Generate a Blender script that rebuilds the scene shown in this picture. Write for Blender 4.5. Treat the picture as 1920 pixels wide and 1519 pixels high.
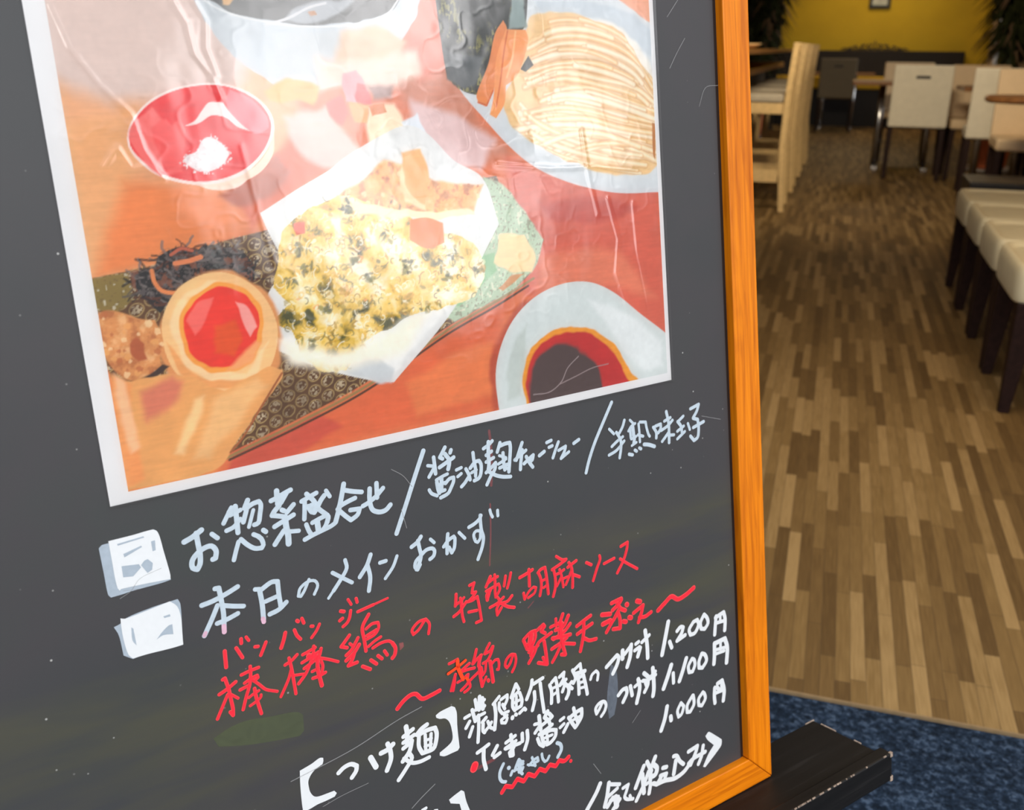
import bpy, bmesh, math, random
import numpy as np
from mathutils import Matrix, Vector

# ------------------------------------------------------------------ camera, sky, lights, exposure
scene = bpy.context.scene
COL = scene.collection
for o in list(bpy.data.objects):
    bpy.data.objects.remove(o)
scene.view_settings.view_transform = 'Standard'
scene.view_settings.look = 'None'
scene.view_settings.gamma = 1.0
scene.view_settings.use_curve_mapping = False
scene.view_settings.exposure = 0.0

cam = bpy.data.cameras.new('camera')
cam.sensor_fit = 'HORIZONTAL'
cam.sensor_width = 36.0
cam.lens = 36.0 * 1855.25 / 1920.0
cam.clip_start = 0.05
cam.clip_end = 200
cam.dof.use_dof = True
cam.dof.focus_distance = 0.70
cam.dof.aperture_fstop = 10.5
camo = bpy.data.objects.new('camera', cam)
COL.objects.link(camo)
camo.matrix_world = Matrix(((0.95285, -0.11197, 0.28201, 0.0),
                            (0.30328, 0.32265, -0.89661, 0.0),
                            (0.00940, 0.93987, 0.34140, 1.02),
                            (0, 0, 0, 1)))
scene.camera = camo
scene.cycles.max_bounces = 8
scene.cycles.transparent_max_bounces = 12

world = bpy.data.worlds.new('sky')
scene.world = world
world.use_nodes = True
wt = world.node_tree
wt.nodes.clear()


def wn(kind, **kw):
    n = wt.nodes.new(kind)
    for k, v in kw.items():
        setattr(n, k, v)
    return n


W_out = wn('ShaderNodeOutputWorld')
W_bg = wn('ShaderNodeBackground')
W_tc = wn('ShaderNodeTexCoord')
W_sep = wn('ShaderNodeSeparateXYZ')
wt.links.new(W_tc.outputs['Generated'], W_sep.inputs[0])
W_ramp = wn('ShaderNodeValToRGB')
W_map = wn('ShaderNodeMapRange')
W_map.inputs['From Min'].default_value = -0.2
W_map.inputs['From Max'].default_value = 1.0
W_n0 = wn('ShaderNodeTexNoise')
W_n0.inputs['Scale'].default_value = 5.0
W_n0.inputs['Detail'].default_value = 3.0
wt.links.new(W_tc.outputs['Generated'], W_n0.inputs['Vector'])
W_off = wn('ShaderNodeMath', operation='MULTIPLY_ADD')          # ragged skyline of the far side of the street
W_off.inputs[1].default_value = 0.22
W_off.inputs[2].default_value = -0.11
wt.links.new(W_n0.outputs['Fac'], W_off.inputs[0])
W_z = wn('ShaderNodeMath', operation='ADD')
wt.links.new(W_sep.outputs[2], W_z.inputs[0])
wt.links.new(W_off.outputs[0], W_z.inputs[1])
wt.links.new(W_z.outputs[0], W_map.inputs['Value'])
wt.links.new(W_map.outputs[0], W_ramp.inputs[0])
er = W_ramp.color_ramp.elements
er[0].position = 0.0
er[0].color = (0.22, 0.22, 0.23, 1)
er[1].position = 1.0
er[1].color = (0.95, 1.02, 1.12, 1)
for p, c in ((0.17, (0.26, 0.26, 0.27, 1)), (0.365, (0.34, 0.34, 0.355, 1)), (0.40, (0.95, 0.96, 1.0, 1)), (0.55, (1.15, 1.17, 1.22, 1))):
    e = er.new(p)
    e.color = c
# bright patch added low in the sky for film glare, broken up by noise
W_dot = wn('ShaderNodeVectorMath', operation='DOT_PRODUCT')
az, el = math.radians(99), math.radians(14)
W_dot.inputs[1].default_value = (math.sin(az) * math.cos(el), math.cos(az) * math.cos(el), math.sin(el))
W_nrm = wn('ShaderNodeVectorMath', operation='NORMALIZE')
wt.links.new(W_tc.outputs['Generated'], W_nrm.inputs[0])
wt.links.new(W_nrm.outputs[0], W_dot.inputs[0])
W_gl = wn('ShaderNodeMapRange')
W_gl.interpolation_type = 'SMOOTHSTEP'
W_gl.inputs['From Min'].default_value = math.cos(math.radians(15))
W_gl.inputs['From Max'].default_value = math.cos(math.radians(5))
wt.links.new(W_dot.outputs['Value'], W_gl.inputs['Value'])
W_noise = wn('ShaderNodeTexNoise')
W_noise.inputs['Scale'].default_value = 7.0
W_noise.inputs['Detail'].default_value = 5.0
wt.links.new(W_nrm.outputs[0], W_noise.inputs['Vector'])
W_nr = wn('ShaderNodeMapRange')
W_nr.inputs['From Min'].default_value = 0.34
W_nr.inputs['From Max'].default_value = 0.60
wt.links.new(W_noise.outputs['Fac'], W_nr.inputs['Value'])
W_mul = wn('ShaderNodeMath', operation='MULTIPLY')
wt.links.new(W_gl.outputs[0], W_mul.inputs[0])
wt.links.new(W_nr.outputs[0], W_mul.inputs[1])
W_sc = wn('ShaderNodeVectorMath', operation='SCALE')
W_sc.inputs[0].default_value = (4.5, 4.42, 4.45)
wt.links.new(W_mul.outputs[0], W_sc.inputs['Scale'])
W_add = wn('ShaderNodeVectorMath', operation='ADD')
wt.links.new(W_ramp.outputs[0], W_add.inputs[0])
wt.links.new(W_sc.outputs[0], W_add.inputs[1])
# second bright sky spot, added so the film creases catch light
W_dot2 = wn('ShaderNodeVectorMath', operation='DOT_PRODUCT')
az, el = math.radians(133), math.radians(20)
W_dot2.inputs[1].default_value = (math.sin(az) * math.cos(el), math.cos(az) * math.cos(el), math.sin(el))
wt.links.new(W_nrm.outputs[0], W_dot2.inputs[0])
W_gl2 = wn('ShaderNodeMapRange')
W_gl2.interpolation_type = 'SMOOTHSTEP'
W_gl2.inputs['From Min'].default_value = math.cos(math.radians(11))
W_gl2.inputs['From Max'].default_value = math.cos(math.radians(4))
wt.links.new(W_dot2.outputs['Value'], W_gl2.inputs['Value'])
W_sc2 = wn('ShaderNodeVectorMath', operation='SCALE')
W_sc2.inputs[0].default_value = (10.0, 9.9, 9.6)
wt.links.new(W_gl2.outputs[0], W_sc2.inputs['Scale'])
W_add2 = wn('ShaderNodeVectorMath', operation='ADD')
wt.links.new(W_add.outputs[0], W_add2.inputs[0])
wt.links.new(W_sc2.outputs[0], W_add2.inputs[1])
wt.links.new(W_add2.outputs[0], W_bg.inputs['Color'])
W_bg.inputs['Strength'].default_value = 1.62
wt.links.new(W_bg.outputs[0], W_out.inputs['Surface'])


def area(name, loc, size, power, color, rot=(0, 0, 0)):
    l = bpy.data.lights.new(name, 'AREA')
    l.shape = 'RECTANGLE'
    l.size, l.size_y = size
    l.energy = power
    l.color = color
    o = bpy.data.objects.new(name, l)
    o.location = loc
    o.rotation_euler = rot
    COL.objects.link(o)
    return o


for i, (lx, ly, pw) in enumerate(((0.5, 2.6, 27), (0.3, 14.6, 19))):
    area('added_fill_light', (lx, ly, 2.52), (1.2, 1.2), pw, (1.0, 0.74, 0.46))  # unseen lamps added: one brightens the floor by the door, one the yellow wall

chair_fill = area('added_chair_fill', (0.0, 4.9, 2.5), (0.9, 0.5), 38, (1.0, 0.83, 0.60), (math.radians(66), 0, 0))  # unseen lamp added and aimed at the chair backs to brighten them
chair_fill.data.spread = math.radians(105)

# ------------------------------------------------------------------ materials


def newmat(name):
    m = bpy.data.materials.new(name)
    m.use_nodes = True
    nt = m.node_tree
    return m, nt, nt.nodes['Principled BSDF']


def N(nt, kind, **kw):
    n = nt.nodes.new(kind)
    for k, v in kw.items():
        setattr(n, k, v)
    return n


def ramp(nt, stops, fac=None, interp='LINEAR'):
    r = N(nt, 'ShaderNodeValToRGB')
    r.color_ramp.interpolation = interp
    e = r.color_ramp.elements
    e[0].position, e[0].color = stops[0][0], (*stops[0][1], 1)
    e[1].position, e[1].color = stops[-1][0], (*stops[-1][1], 1)
    for p, c in stops[1:-1]:
        x = e.new(p)
        x.color = (*c, 1)
    if fac is not None:
        nt.links.new(fac, r.inputs[0])
    return r


def coords(nt, scale=(1, 1, 1), rot=(0, 0, 0)):
    tc = N(nt, 'ShaderNodeTexCoord')
    mp = N(nt, 'ShaderNodeMapping')
    mp.inputs['Scale'].default_value = scale
    mp.inputs['Rotation'].default_value = rot
    nt.links.new(tc.outputs['Object'], mp.inputs['Vector'])
    return mp.outputs[0]


def noise(nt, vec, scale, detail=3, rough=0.5, dist=0.0):
    n = N(nt, 'ShaderNodeTexNoise')
    n.inputs['Scale'].default_value = scale
    n.inputs['Detail'].default_value = detail
    n.inputs['Roughness'].default_value = rough
    n.inputs['Distortion'].default_value = dist
    nt.links.new(vec, n.inputs['Vector'])
    return n.outputs['Fac']


def bump(nt, bsdf, h, strength=0.2, distance=0.01):
    b = N(nt, 'ShaderNodeBump')
    b.inputs['Strength'].default_value = strength
    b.inputs['Distance'].default_value = distance
    nt.links.new(h, b.inputs['Height'])
    nt.links.new(b.outputs[0], bsdf.inputs['Normal'])


def s2l(c):
    return tuple(((v / 255 + 0.055) / 1.055) ** 2.4 if v > 10 else v / 255 / 12.92 for v in c)


def plain(name, c, rough=0.5, metal=0.0, var=0.12, scale=30.0, spec=0.5, bmp=0.0):
    m, nt, b = newmat(name)
    v = coords(nt)
    f = noise(nt, v, scale, 4)
    r = ramp(nt, [(0.3, tuple(x * (1 - var) for x in c)), (0.7, tuple(min(1, x * (1 + var)) for x in c))], f)
    nt.links.new(r.outputs[0], b.inputs['Base Color'])
    b.inputs['Roughness'].default_value = rough
    b.inputs['Metallic'].default_value = metal
    b.inputs['Specular IOR Level'].default_value = spec
    if bmp:
        bump(nt, b, f, bmp, 0.003)
    return m


def oak(name, axis):
    m, nt, b = newmat(name)
    sc = (230, 7, 230) if axis == 'y' else (7, 230, 230)
    v = coords(nt, sc)
    f = noise(nt, v, 1.0, 5, 0.6, 0.5)
    v2 = coords(nt, (34, 2.2, 34) if axis == 'y' else (2.2, 34, 34))
    wv = noise(nt, v2, 3.0, 3, 0.5, 1.6)
    r = ramp(nt, [(0.28, (0.48, 0.112, 0.002)), (0.45, (0.65, 0.172, 0.002)), (0.62, (0.75, 0.215, 0.003)), (0.8, (0.82, 0.26, 0.008))], f)
    r2 = ramp(nt, [(0.36, (0.72, 0.62, 0.45)), (0.50, (1, 1, 1))], wv)
    mx = N(nt, 'ShaderNodeMix', data_type='RGBA', blend_type='MULTIPLY')
    mx.inputs['Factor'].default_value = 0.75
    nt.links.new(r.outputs[0], mx.inputs['A'])
    nt.links.new(r2.outputs[0], mx.inputs['B'])
    nt.links.new(mx.outputs['Result'], b.inputs['Base Color'])
    b.inputs['Roughness'].default_value = 0.38
    b.inputs['Specular IOR Level'].default_value = 0.22
    bump(nt, b, f, 0.12, 0.001)
    return m


M = {}
M['oak_y'] = oak('orange_oak_upright', 'y')
M['oak_x'] = oak('orange_oak_crosswise', 'x')


def chalkboard():
    m, nt, b = newmat('chalkboard')
    v = coords(nt)
    cloud = noise(nt, v, 5.0, 4, 0.55, 0.4)
    base = ramp(nt, [(0.35, (0.040, 0.043, 0.045)), (0.55, (0.047, 0.045, 0.048)), (0.7, (0.043, 0.048, 0.047))], cloud)
    # old wiped marker: olive bands running with the writing
    vs = coords(nt, (2.2, 16, 1), (0, 0, math.radians(-3)))
    sm = noise(nt, vs, 1.6, 4, 0.6, 0.3)
    sep = N(nt, 'ShaderNodeSeparateXYZ')
    nt.links.new(v, sep.inputs[0])
    band = N(nt, 'ShaderNodeMapRange')
    band.interpolation_type = 'SMOOTHSTEP'
    band.inputs['From Min'].default_value = 0.125
    band.inputs['From Max'].default_value = 0.165
    nt.links.new(sep.outputs[1], band.inputs['Value'])
    band2 = N(nt, 'ShaderNodeMapRange')
    band2.interpolation_type = 'SMOOTHSTEP'
    band2.inputs['From Min'].default_value = 0.285
    band2.inputs['From Max'].default_value = 0.235
    nt.links.new(sep.outputs[1], band2.inputs['Value'])
    mul = N(nt, 'ShaderNodeMath', operation='MULTIPLY')
    nt.links.new(band.outputs[0], mul.inputs[0])
    nt.links.new(band2.outputs[0], mul.inputs[1])
    smr = N(nt, 'ShaderNodeMapRange')
    smr.inputs['From Min'].default_value = 0.36
    smr.inputs['From Max'].default_value = 0.70
    nt.links.new(sm, smr.inputs['Value'])
    mul2 = N(nt, 'ShaderNodeMath', operation='MULTIPLY')
    nt.links.new(mul.outputs[0], mul2.inputs[0])
    nt.links.new(smr.outputs[0], mul2.inputs[1])
    mx = N(nt, 'ShaderNodeMix', data_type='RGBA')
    nt.links.new(mul2.outputs[0], mx.inputs['Factor'])
    nt.links.new(base.outputs[0], mx.inputs['A'])
    mx.inputs['B'].default_value = (0.066, 0.064, 0.040, 1)
    # pale dust specks
    vo = N(nt, 'ShaderNodeTexVoronoi')
    vo.inputs['Scale'].default_value = 120.0
    nt.links.new(v, vo.inputs['Vector'])
    sz = N(nt, 'ShaderNodeMapRange')
    sz.inputs['From Min'].default_value = 0.10
    sz.inputs['From Max'].default_value = 0.04
    nt.links.new(vo.outputs['Distance'], sz.inputs['Value'])
    sepc = N(nt, 'ShaderNodeSeparateColor')
    nt.links.new(vo.outputs['Color'], sepc.inputs[0])
    gate = N(nt, 'ShaderNodeMath', operation='GREATER_THAN')
    gate.inputs[1].default_value = 0.82
    nt.links.new(sepc.outputs[0], gate.inputs[0])
    dm = N(nt, 'ShaderNodeMath', operation='MULTIPLY')
    nt.links.new(sz.outputs[0], dm.inputs[0])
    nt.links.new(gate.outputs[0], dm.inputs[1])
    dm2 = N(nt, 'ShaderNodeMath', operation='MULTIPLY')
    nt.links.new(dm.outputs[0], dm2.inputs[0])
    nt.links.new(sepc.outputs[1], dm2.inputs[1])
    mx2 = N(nt, 'ShaderNodeMix', data_type='RGBA')
    nt.links.new(dm2.outputs[0], mx2.inputs['Factor'])
    nt.links.new(mx.outputs['Result'], mx2.inputs['A'])
    mx2.inputs['B'].default_value = (0.42, 0.42, 0.40, 1)
    nt.links.new(mx2.outputs['Result'], b.inputs['Base Color'])
    b.inputs['Roughness'].default_value = 0.42
    b.inputs['Specular IOR Level'].default_value = 0.27
    vb = coords(nt, (12, 400, 1))
    bump(nt, b, noise(nt, vb, 1.0, 2), 0.05, 0.0005)
    return m


M['board'] = chalkboard()


def ink(name, c, rough=0.45, alpha=1.0, var=0.10):
    m, nt, b = newmat(name)
    v = coords(nt)
    f = noise(nt, v, 260.0, 3)
    r = ramp(nt, [(0.3, tuple(x * (1 - var) for x in c)), (0.7, tuple(min(1, x * (1 + var)) for x in c))], f)
    nt.links.new(r.outputs[0], b.inputs['Base Color'])
    b.inputs['Roughness'].default_value = rough
    b.inputs['Alpha'].default_value = alpha
    return m


INK = {
    'white': ink('white_marker', (0.67, 0.69, 0.70), var=0.015),
    'pale': ink('bluish_white_marker', (0.45, 0.53, 0.59), var=0.06),
    'pale2': ink('thin_bluish_white_marker', (0.33, 0.39, 0.45), var=0.06),
    'red': ink('red_marker', (0.80, 0.012, 0.032), var=0.05),
    'rededge': ink('red_marker_edge', (0.80, 0.065, 0.07), var=0.05),
    'orange': ink('orange_marker', (0.85, 0.05, 0.003), var=0.05),
    'redfaint': ink('wiped_red_marker', (0.40, 0.09, 0.095), alpha=0.33),
    'pink': ink('pink_marker', (0.62, 0.38, 0.48)),
    'scratch': ink('pale_scratch', (0.42, 0.42, 0.42), alpha=0.45),
    'smearb': ink('wiped_bluish_marker', (0.22, 0.26, 0.32), alpha=0.4, var=0.2),
    'smearg': ink('wiped_green_marker', (0.10, 0.125, 0.055), alpha=0.42, var=0.15),
    'smearp': ink('wiped_pink_marker', (0.5, 0.12, 0.12), alpha=0.4),
}

M['paper'] = plain('white_photo_paper', (0.84, 0.84, 0.85), 0.6, var=0.015, scale=40)


def film():
    m, nt, b = newmat('clear_laminate')
    nt.nodes.remove(b)
    out = nt.nodes['Material Output']
    tr = N(nt, 'ShaderNodeBsdfTransparent')
    gl = N(nt, 'ShaderNodeBsdfGlossy')
    gl.inputs['Roughness'].default_value = 0.04
    fr = N(nt, 'ShaderNodeFresnel')
    fr.inputs['IOR'].default_value = 1.75
    mx = N(nt, 'ShaderNodeMixShader')
    nt.links.new(fr.outputs[0], mx.inputs[0])
    nt.links.new(tr.outputs[0], mx.inputs[1])
    nt.links.new(gl.outputs[0], mx.inputs[2])
    nt.links.new(mx.outputs[0], out.inputs['Surface'])
    return m


M['film'] = film()


def print_mat():
    m, nt, b = newmat('printed_photograph')
    a = N(nt, 'ShaderNodeAttribute', attribute_name='print')
    nt.links.new(a.outputs['Color'], b.inputs['Base Color'])
    b.inputs['Roughness'].default_value = 0.6
    b.inputs['Specular IOR Level'].default_value = 0.2
    return m


M['print'] = print_mat()


def black_wood():
    m, nt, b = newmat('worn_black_painted_wood')
    v = coords(nt, (6, 120, 120))
    g = noise(nt, v, 1.0, 4, 0.6)
    r = ramp(nt, [(0.3, (0.003, 0.003, 0.0034)), (0.6, (0.006, 0.0058, 0.006)), (0.78, (0.018, 0.017, 0.017))], g)
    vs = coords(nt, (14, 260, 260))
    s = noise(nt, vs, 1.0, 6, 0.75, 0.6)
    sr = ramp(nt, [(0.715, (0, 0, 0)), (0.76, (1, 1, 1))], s)
    mx = N(nt, 'ShaderNodeMix', data_type='RGBA')
    nt.links.new(sr.outputs[0], mx.inputs['Factor'])
    nt.links.new(r.outputs[0], mx.inputs['A'])
    mx.inputs['B'].default_value = (0.30, 0.27, 0.24, 1)
    nt.links.new(mx.outputs['Result'], b.inputs['Base Color'])
    b.inputs['Roughness'].default_value = 0.5
    b.inputs['Specular IOR Level'].default_value = 0.2
    bump(nt, b, g, 0.15, 0.001)
    return m


M['black_wood'] = black_wood()
M['worn_edge'] = plain('bare_wood_chip', (0.34, 0.26, 0.20), 0.7, scale=400, var=0.4)


def carpet():
    m, nt, b = newmat('navy_carpet')
    v = coords(nt)
    f = noise(nt, v, 110.0, 3, 0.6)
    f2 = noise(nt, v, 22.0, 3, 0.5)
    r = ramp(nt, [(0.36, (0.006, 0.012, 0.022)), (0.52, (0.015, 0.028, 0.052)), (0.66, (0.055, 0.085, 0.135))], f)
    r2 = ramp(nt, [(0.3, (0.7, 0.7, 0.7)), (0.7, (1.15, 1.15, 1.15))], f2)
    mx = N(nt, 'ShaderNodeMix', data_type='RGBA', blend_type='MULTIPLY')
    mx.inputs['Factor'].default_value = 1.0
    nt.links.new(r.outputs[0], mx.inputs['A'])
    nt.links.new(r2.outputs[0], mx.inputs['B'])
    nt.links.new(mx.outputs['Result'], b.inputs['Base Color'])
    b.inputs['Roughness'].default_value = 0.95
    b.inputs['Specular IOR Level'].default_value = 0.1
    bump(nt, b, f, 0.9, 0.006)
    return m


M['carpet'] = carpet()


def parquet():
    m, nt, b = newmat('narrow_strip_parquet')
    v = coords(nt)
    sep = N(nt, 'ShaderNodeSeparateXYZ')
    nt.links.new(v, sep.inputs[0])

    def mth(op, a, bb=None, c=None):
        n = N(nt, 'ShaderNodeMath', operation=op)
        for i, x in enumerate((a, bb, c)):
            if x is None:
                continue
            if isinstance(x, (int, float)):
                n.inputs[i].default_value = x
            else:
                nt.links.new(x, n.inputs[i])
        return n.outputs[0]
    xs = mth('DIVIDE', sep.outputs[0], 0.0255)
    col = mth('FLOOR', xs)
    w1 = N(nt, 'ShaderNodeTexWhiteNoise', noise_dimensions='1D')
    nt.links.new(col, w1.inputs['W'])
    ys = mth('DIVIDE', sep.outputs[1], 0.31)
    ysh = mth('ADD', ys, mth('MULTIPLY', w1.outputs['Value'], 7.3))
    row = mth('FLOOR', ysh)
    cv = N(nt, 'ShaderNodeCombineXYZ')
    nt.links.new(col, cv.inputs[0])
    nt.links.new(row, cv.inputs[1])
    w2 = N(nt, 'ShaderNodeTexWhiteNoise', noise_dimensions='2D')
    nt.links.new(cv.outputs[0], w2.inputs['Vector'])
    vg = coords(nt, (220, 12, 1))
    grain = noise(nt, vg, 1.0, 3)
    tone = mth('ADD', w2.outputs['Value'], mth('MULTIPLY', mth('SUBTRACT', grain, 0.5), 0.7))
    r = ramp(nt, [(0.0, (0.094, 0.052, 0.016)), (0.30, (0.140, 0.081, 0.026)), (0.62, (0.195, 0.118, 0.040)), (1.0, (0.31, 0.20, 0.080))], tone)
    fx = mth('FRACT', xs)
    edge = mth('MINIMUM', fx, mth('SUBTRACT', 1.0, fx))
    fy = mth('FRACT', ysh)
    edgey = mth('MULTIPLY', mth('MINIMUM', fy, mth('SUBTRACT', 1.0, fy)), 8.0)
    gap = mth('LESS_THAN', mth('MINIMUM', edge, edgey), 0.03)
    mx = N(nt, 'ShaderNodeMix', data_type='RGBA')
    nt.links.new(mth('MULTIPLY', gap, 0.5), mx.inputs['Factor'])
    nt.links.new(r.outputs[0], mx.inputs['A'])
    mx.inputs['B'].default_value = (0.05, 0.03, 0.015, 1)
    nt.links.new(mx.outputs['Result'], b.inputs['Base Color'])
    b.inputs['Roughness'].default_value = 0.55
    b.inputs['Specular IOR Level'].default_value = 0.3
    return m


M['parquet'] = parquet()
M['yellow'] = plain('mustard_plaster', (0.62, 0.43, 0.022), 0.85, var=0.06, scale=3)
M['dark_wall'] = plain('dark_brown_panel', (0.020, 0.013, 0.008), 0.6, scale=6)
M['beige_wall'] = plain('beige_plaster', (0.55, 0.42, 0.30), 0.85, var=0.05, scale=4)
M['ceiling'] = plain('white_ceiling', (0.55, 0.50, 0.42), 0.9, var=0.03, scale=4)
M['pavement'] = plain('grey_paving', (0.16, 0.155, 0.15), 0.9, var=0.15, scale=9)
M['brass_trim'] = plain('threshold_metal', (0.22, 0.15, 0.075), 0.5, 0.0, scale=60)
M['white_leather'] = plain('off_white_leatherette', (0.80, 0.75, 0.60), 0.5, var=0.04, scale=20)
M['tan_leather'] = plain('cream_leatherette', (0.72, 0.54, 0.33), 0.5, var=0.04, scale=20)
M['grey_leather'] = plain('taupe_leatherette', (0.20, 0.16, 0.10), 0.55, var=0.05, scale=20)
M['cream_seat'] = plain('cream_seat_vinyl', (0.72, 0.64, 0.42), 0.42, var=0.05, scale=18)
M['dark_leg'] = plain('dark_walnut', (0.020, 0.009, 0.007), 0.55, var=0.3, scale=60, spec=0.15)
M['black'] = plain('black_lacquer', (0.008, 0.008, 0.009), 0.4, var=0.2)
M['light_wood'] = plain('pale_beech', (0.66, 0.46, 0.20), 0.5, var=0.12, scale=40)
M['mid_wood'] = plain('brown_table_wood', (0.26, 0.115, 0.04), 0.35, var=0.2, scale=25)
M['counter_wood'] = plain('honey_counter_wood', (0.42, 0.17, 0.035), 0.3, var=0.2, scale=18)
M['grey_pad'] = plain('grey_beige_seat_pad', (0.42, 0.37, 0.28), 0.6, var=0.06)
M['chrome'] = plain('brushed_steel', (0.55, 0.55, 0.57), 0.25, 1.0, var=0.05)
M['terracotta'] = plain('terracotta', (0.80, 0.22, 0.08), 0.75, var=0.12, scale=20)
M['saucer'] = plain('white_glazed_saucer', (0.70, 0.64, 0.60), 0.4, var=0.04)
M['leaf'] = plain('dark_green_leaf', (0.022, 0.026, 0.008), 0.8, var=0.5, scale=8, spec=0.15)
M['dry_leaf'] = plain('brown_dry_leaf', (0.14, 0.085, 0.045), 0.7, var=0.4, scale=8)
M['bark'] = plain('plant_stem', (0.035, 0.045, 0.018), 0.7, var=0.3, scale=20)
M['window_frame'] = plain('white_window_frame', (0.72, 0.70, 0.68), 0.45, var=0.03)
M['iron'] = plain('black_wrought_iron', (0.012, 0.010, 0.009), 0.5, 0.0, var=0.2)
M['yellow_seat'] = plain('mustard_seat_fabric', (0.55, 0.33, 0.012), 0.8, var=0.1)
M['bench_back'] = plain('dark_bench_fabric', (0.010, 0.008, 0.010), 0.7, var=0.2)
M['picture'] = plain('pale_print', (0.55, 0.60, 0.55), 0.5, var=0.2, scale=14)
M['plate'] = plain('glazed_dish', (0.80, 0.55, 0.26), 0.15, var=0.06)
M['slate'] = plain('dark_slate_box', (0.010, 0.010, 0.011), 0.6, var=0.2)
M['mauve'] = plain('mauve_paper', (0.30, 0.20, 0.16), 0.8, var=0.3, scale=60)
M['glass'] = None


def glass():
    m, nt, b = newmat('window_glass')
    nt.nodes.remove(b)
    out = nt.nodes['Material Output']
    tr = N(nt, 'ShaderNodeBsdfTransparent')
    tr.inputs[0].default_value = (0.95, 0.97, 0.96, 1)
    gl = N(nt, 'ShaderNodeBsdfGlossy')
    gl.inputs['Roughness'].default_value = 0.02
    fr = N(nt, 'ShaderNodeFresnel')
    mx = N(nt, 'ShaderNodeMixShader')
    nt.links.new(fr.outputs[0], mx.inputs[0])
    nt.links.new(tr.outputs[0], mx.inputs[1])
    nt.links.new(gl.outputs[0], mx.inputs[2])
    nt.links.new(mx.outputs[0], out.inputs['Surface'])
    return m


M['glass'] = glass()

# ------------------------------------------------------------------ mesh helpers


class MB:
    def __init__(self):
        self.v, self.f, self.mi = [], [], []

    def poly(self, pts, mi=0):
        k = len(self.v)
        self.v += [tuple(p) for p in pts]
        self.f.append(tuple(range(k, k + len(pts))))
        self.mi.append(mi)

    def hexa(self, p, mi=0):
        """8 points: bottom ring 0-3, top ring 4-7"""
        k = len(self.v)
        self.v += [tuple(q) for q in p]
        for q in ((3, 2, 1, 0), (4, 5, 6, 7), (0, 1, 5, 4), (1, 2, 6, 5), (2, 3, 7, 6), (3, 0, 4, 7)):
            self.f.append(tuple(k + i for i in q))
            self.mi.append(mi)

    def box(self, x0, x1, y0, y1, z0, z1, mi=0):
        self.hexa([(x0, y0, z0), (x1, y0, z0), (x1, y1, z0), (x0, y1, z0),
                   (x0, y0, z1), (x1, y0, z1), (x1, y1, z1), (x0, y1, z1)], mi)

    def bar(self, a, b, wa, wb=None, mi=0):
        """square bar from a to b, widths (x, y) at both ends, for near-vertical legs"""
        wb = wb or wa
        self.hexa([(a[0] - wa[0] / 2, a[1] - wa[1] / 2, a[2]), (a[0] + wa[0] / 2, a[1] - wa[1] / 2, a[2]),
                   (a[0] + wa[0] / 2, a[1] + wa[1] / 2, a[2]), (a[0] - wa[0] / 2, a[1] + wa[1] / 2, a[2]),
                   (b[0] - wb[0] / 2, b[1] - wb[1] / 2, b[2]), (b[0] + wb[0] / 2, b[1] - wb[1] / 2, b[2]),
                   (b[0] + wb[0] / 2, b[1] + wb[1] / 2, b[2]), (b[0] - wb[0] / 2, b[1] + wb[1] / 2, b[2])], mi)

    def tube(self, pts, r, n=8, mi=0):
        pts = [Vector(p) for p in pts]
        k = len(self.v)
        for i, p in enumerate(pts):
            t = (pts[min(i + 1, len(pts) - 1)] - pts[max(i - 1, 0)]).normalized()
            u = t.cross(Vector((0, 0, 1)))
            if u.length < 1e-3:
                u = t.cross(Vector((1, 0, 0)))
            u.normalize()
            w = t.cross(u)
            rr = r[i] if isinstance(r, (list, tuple)) else r
            for j in range(n):
                a = 2 * math.pi * j / n
                self.v.append(tuple(p + u * (math.cos(a) * rr) + w * (math.sin(a) * rr)))
        for i in range(len(pts) - 1):
            for j in range(n):
                self.f.append((k + i * n + j, k + i * n + (j + 1) % n, k + (i + 1) * n + (j + 1) % n, k + (i + 1) * n + j))
                self.mi.append(mi)
        self.f.append(tuple(k + j for j in range(n))[::-1])
        self.mi.append(mi)
        m = k + (len(pts) - 1) * n
        self.f.append(tuple(m + j for j in range(n)))
        self.mi.append(mi)

    def lathe(self, prof, c, n=24, mi=0):
        k = len(self.v)
        for (r, z) in prof:
            for j in range(n):
                a = 2 * math.pi * j / n
                self.v.append((c[0] + r * math.cos(a), c[1] + r * math.sin(a), c[2] + z))
        for i in range(len(prof) - 1):
            for j in range(n):
                self.f.append((k + i * n + j, k + i * n + (j + 1) % n, k + (i + 1) * n + (j + 1) % n, k + (i + 1) * n + j))
                self.mi.append(mi)
        self.f.append(tuple(k + j for j in range(n))[::-1])
        self.mi.append(mi)
        m = k + (len(prof) - 1) * n
        self.f.append(tuple(m + j for j in range(n)))
        self.mi.append(mi)

    def build(self, name, mats, parent=None, bevel=0.0, seg=2, smooth=False, fix=True):
        me = bpy.data.meshes.new(name)
        me.from_pydata(self.v, [], self.f)
        mats = mats if isinstance(mats, (list, tuple)) else [mats]
        for m in mats:
            me.materials.append(m)
        me.polygons.foreach_set('material_index', self.mi)
        if fix:
            bm = bmesh.new()
            bm.from_mesh(me)
            bmesh.ops.recalc_face_normals(bm, faces=bm.faces)
            bm.to_mesh(me)
            bm.free()
        if smooth:
            me.polygons.foreach_set('use_smooth', [True] * len(me.polygons))
        me.update()
        o = bpy.data.objects.new(name, me)
        COL.objects.link(o)
        if parent is not None:
            o.parent = parent
        if bevel:
            b = o.modifiers.new('bevel', 'BEVEL')
            b.width = bevel
            b.segments = seg
            b.limit_method = 'ANGLE'
        return o


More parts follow.
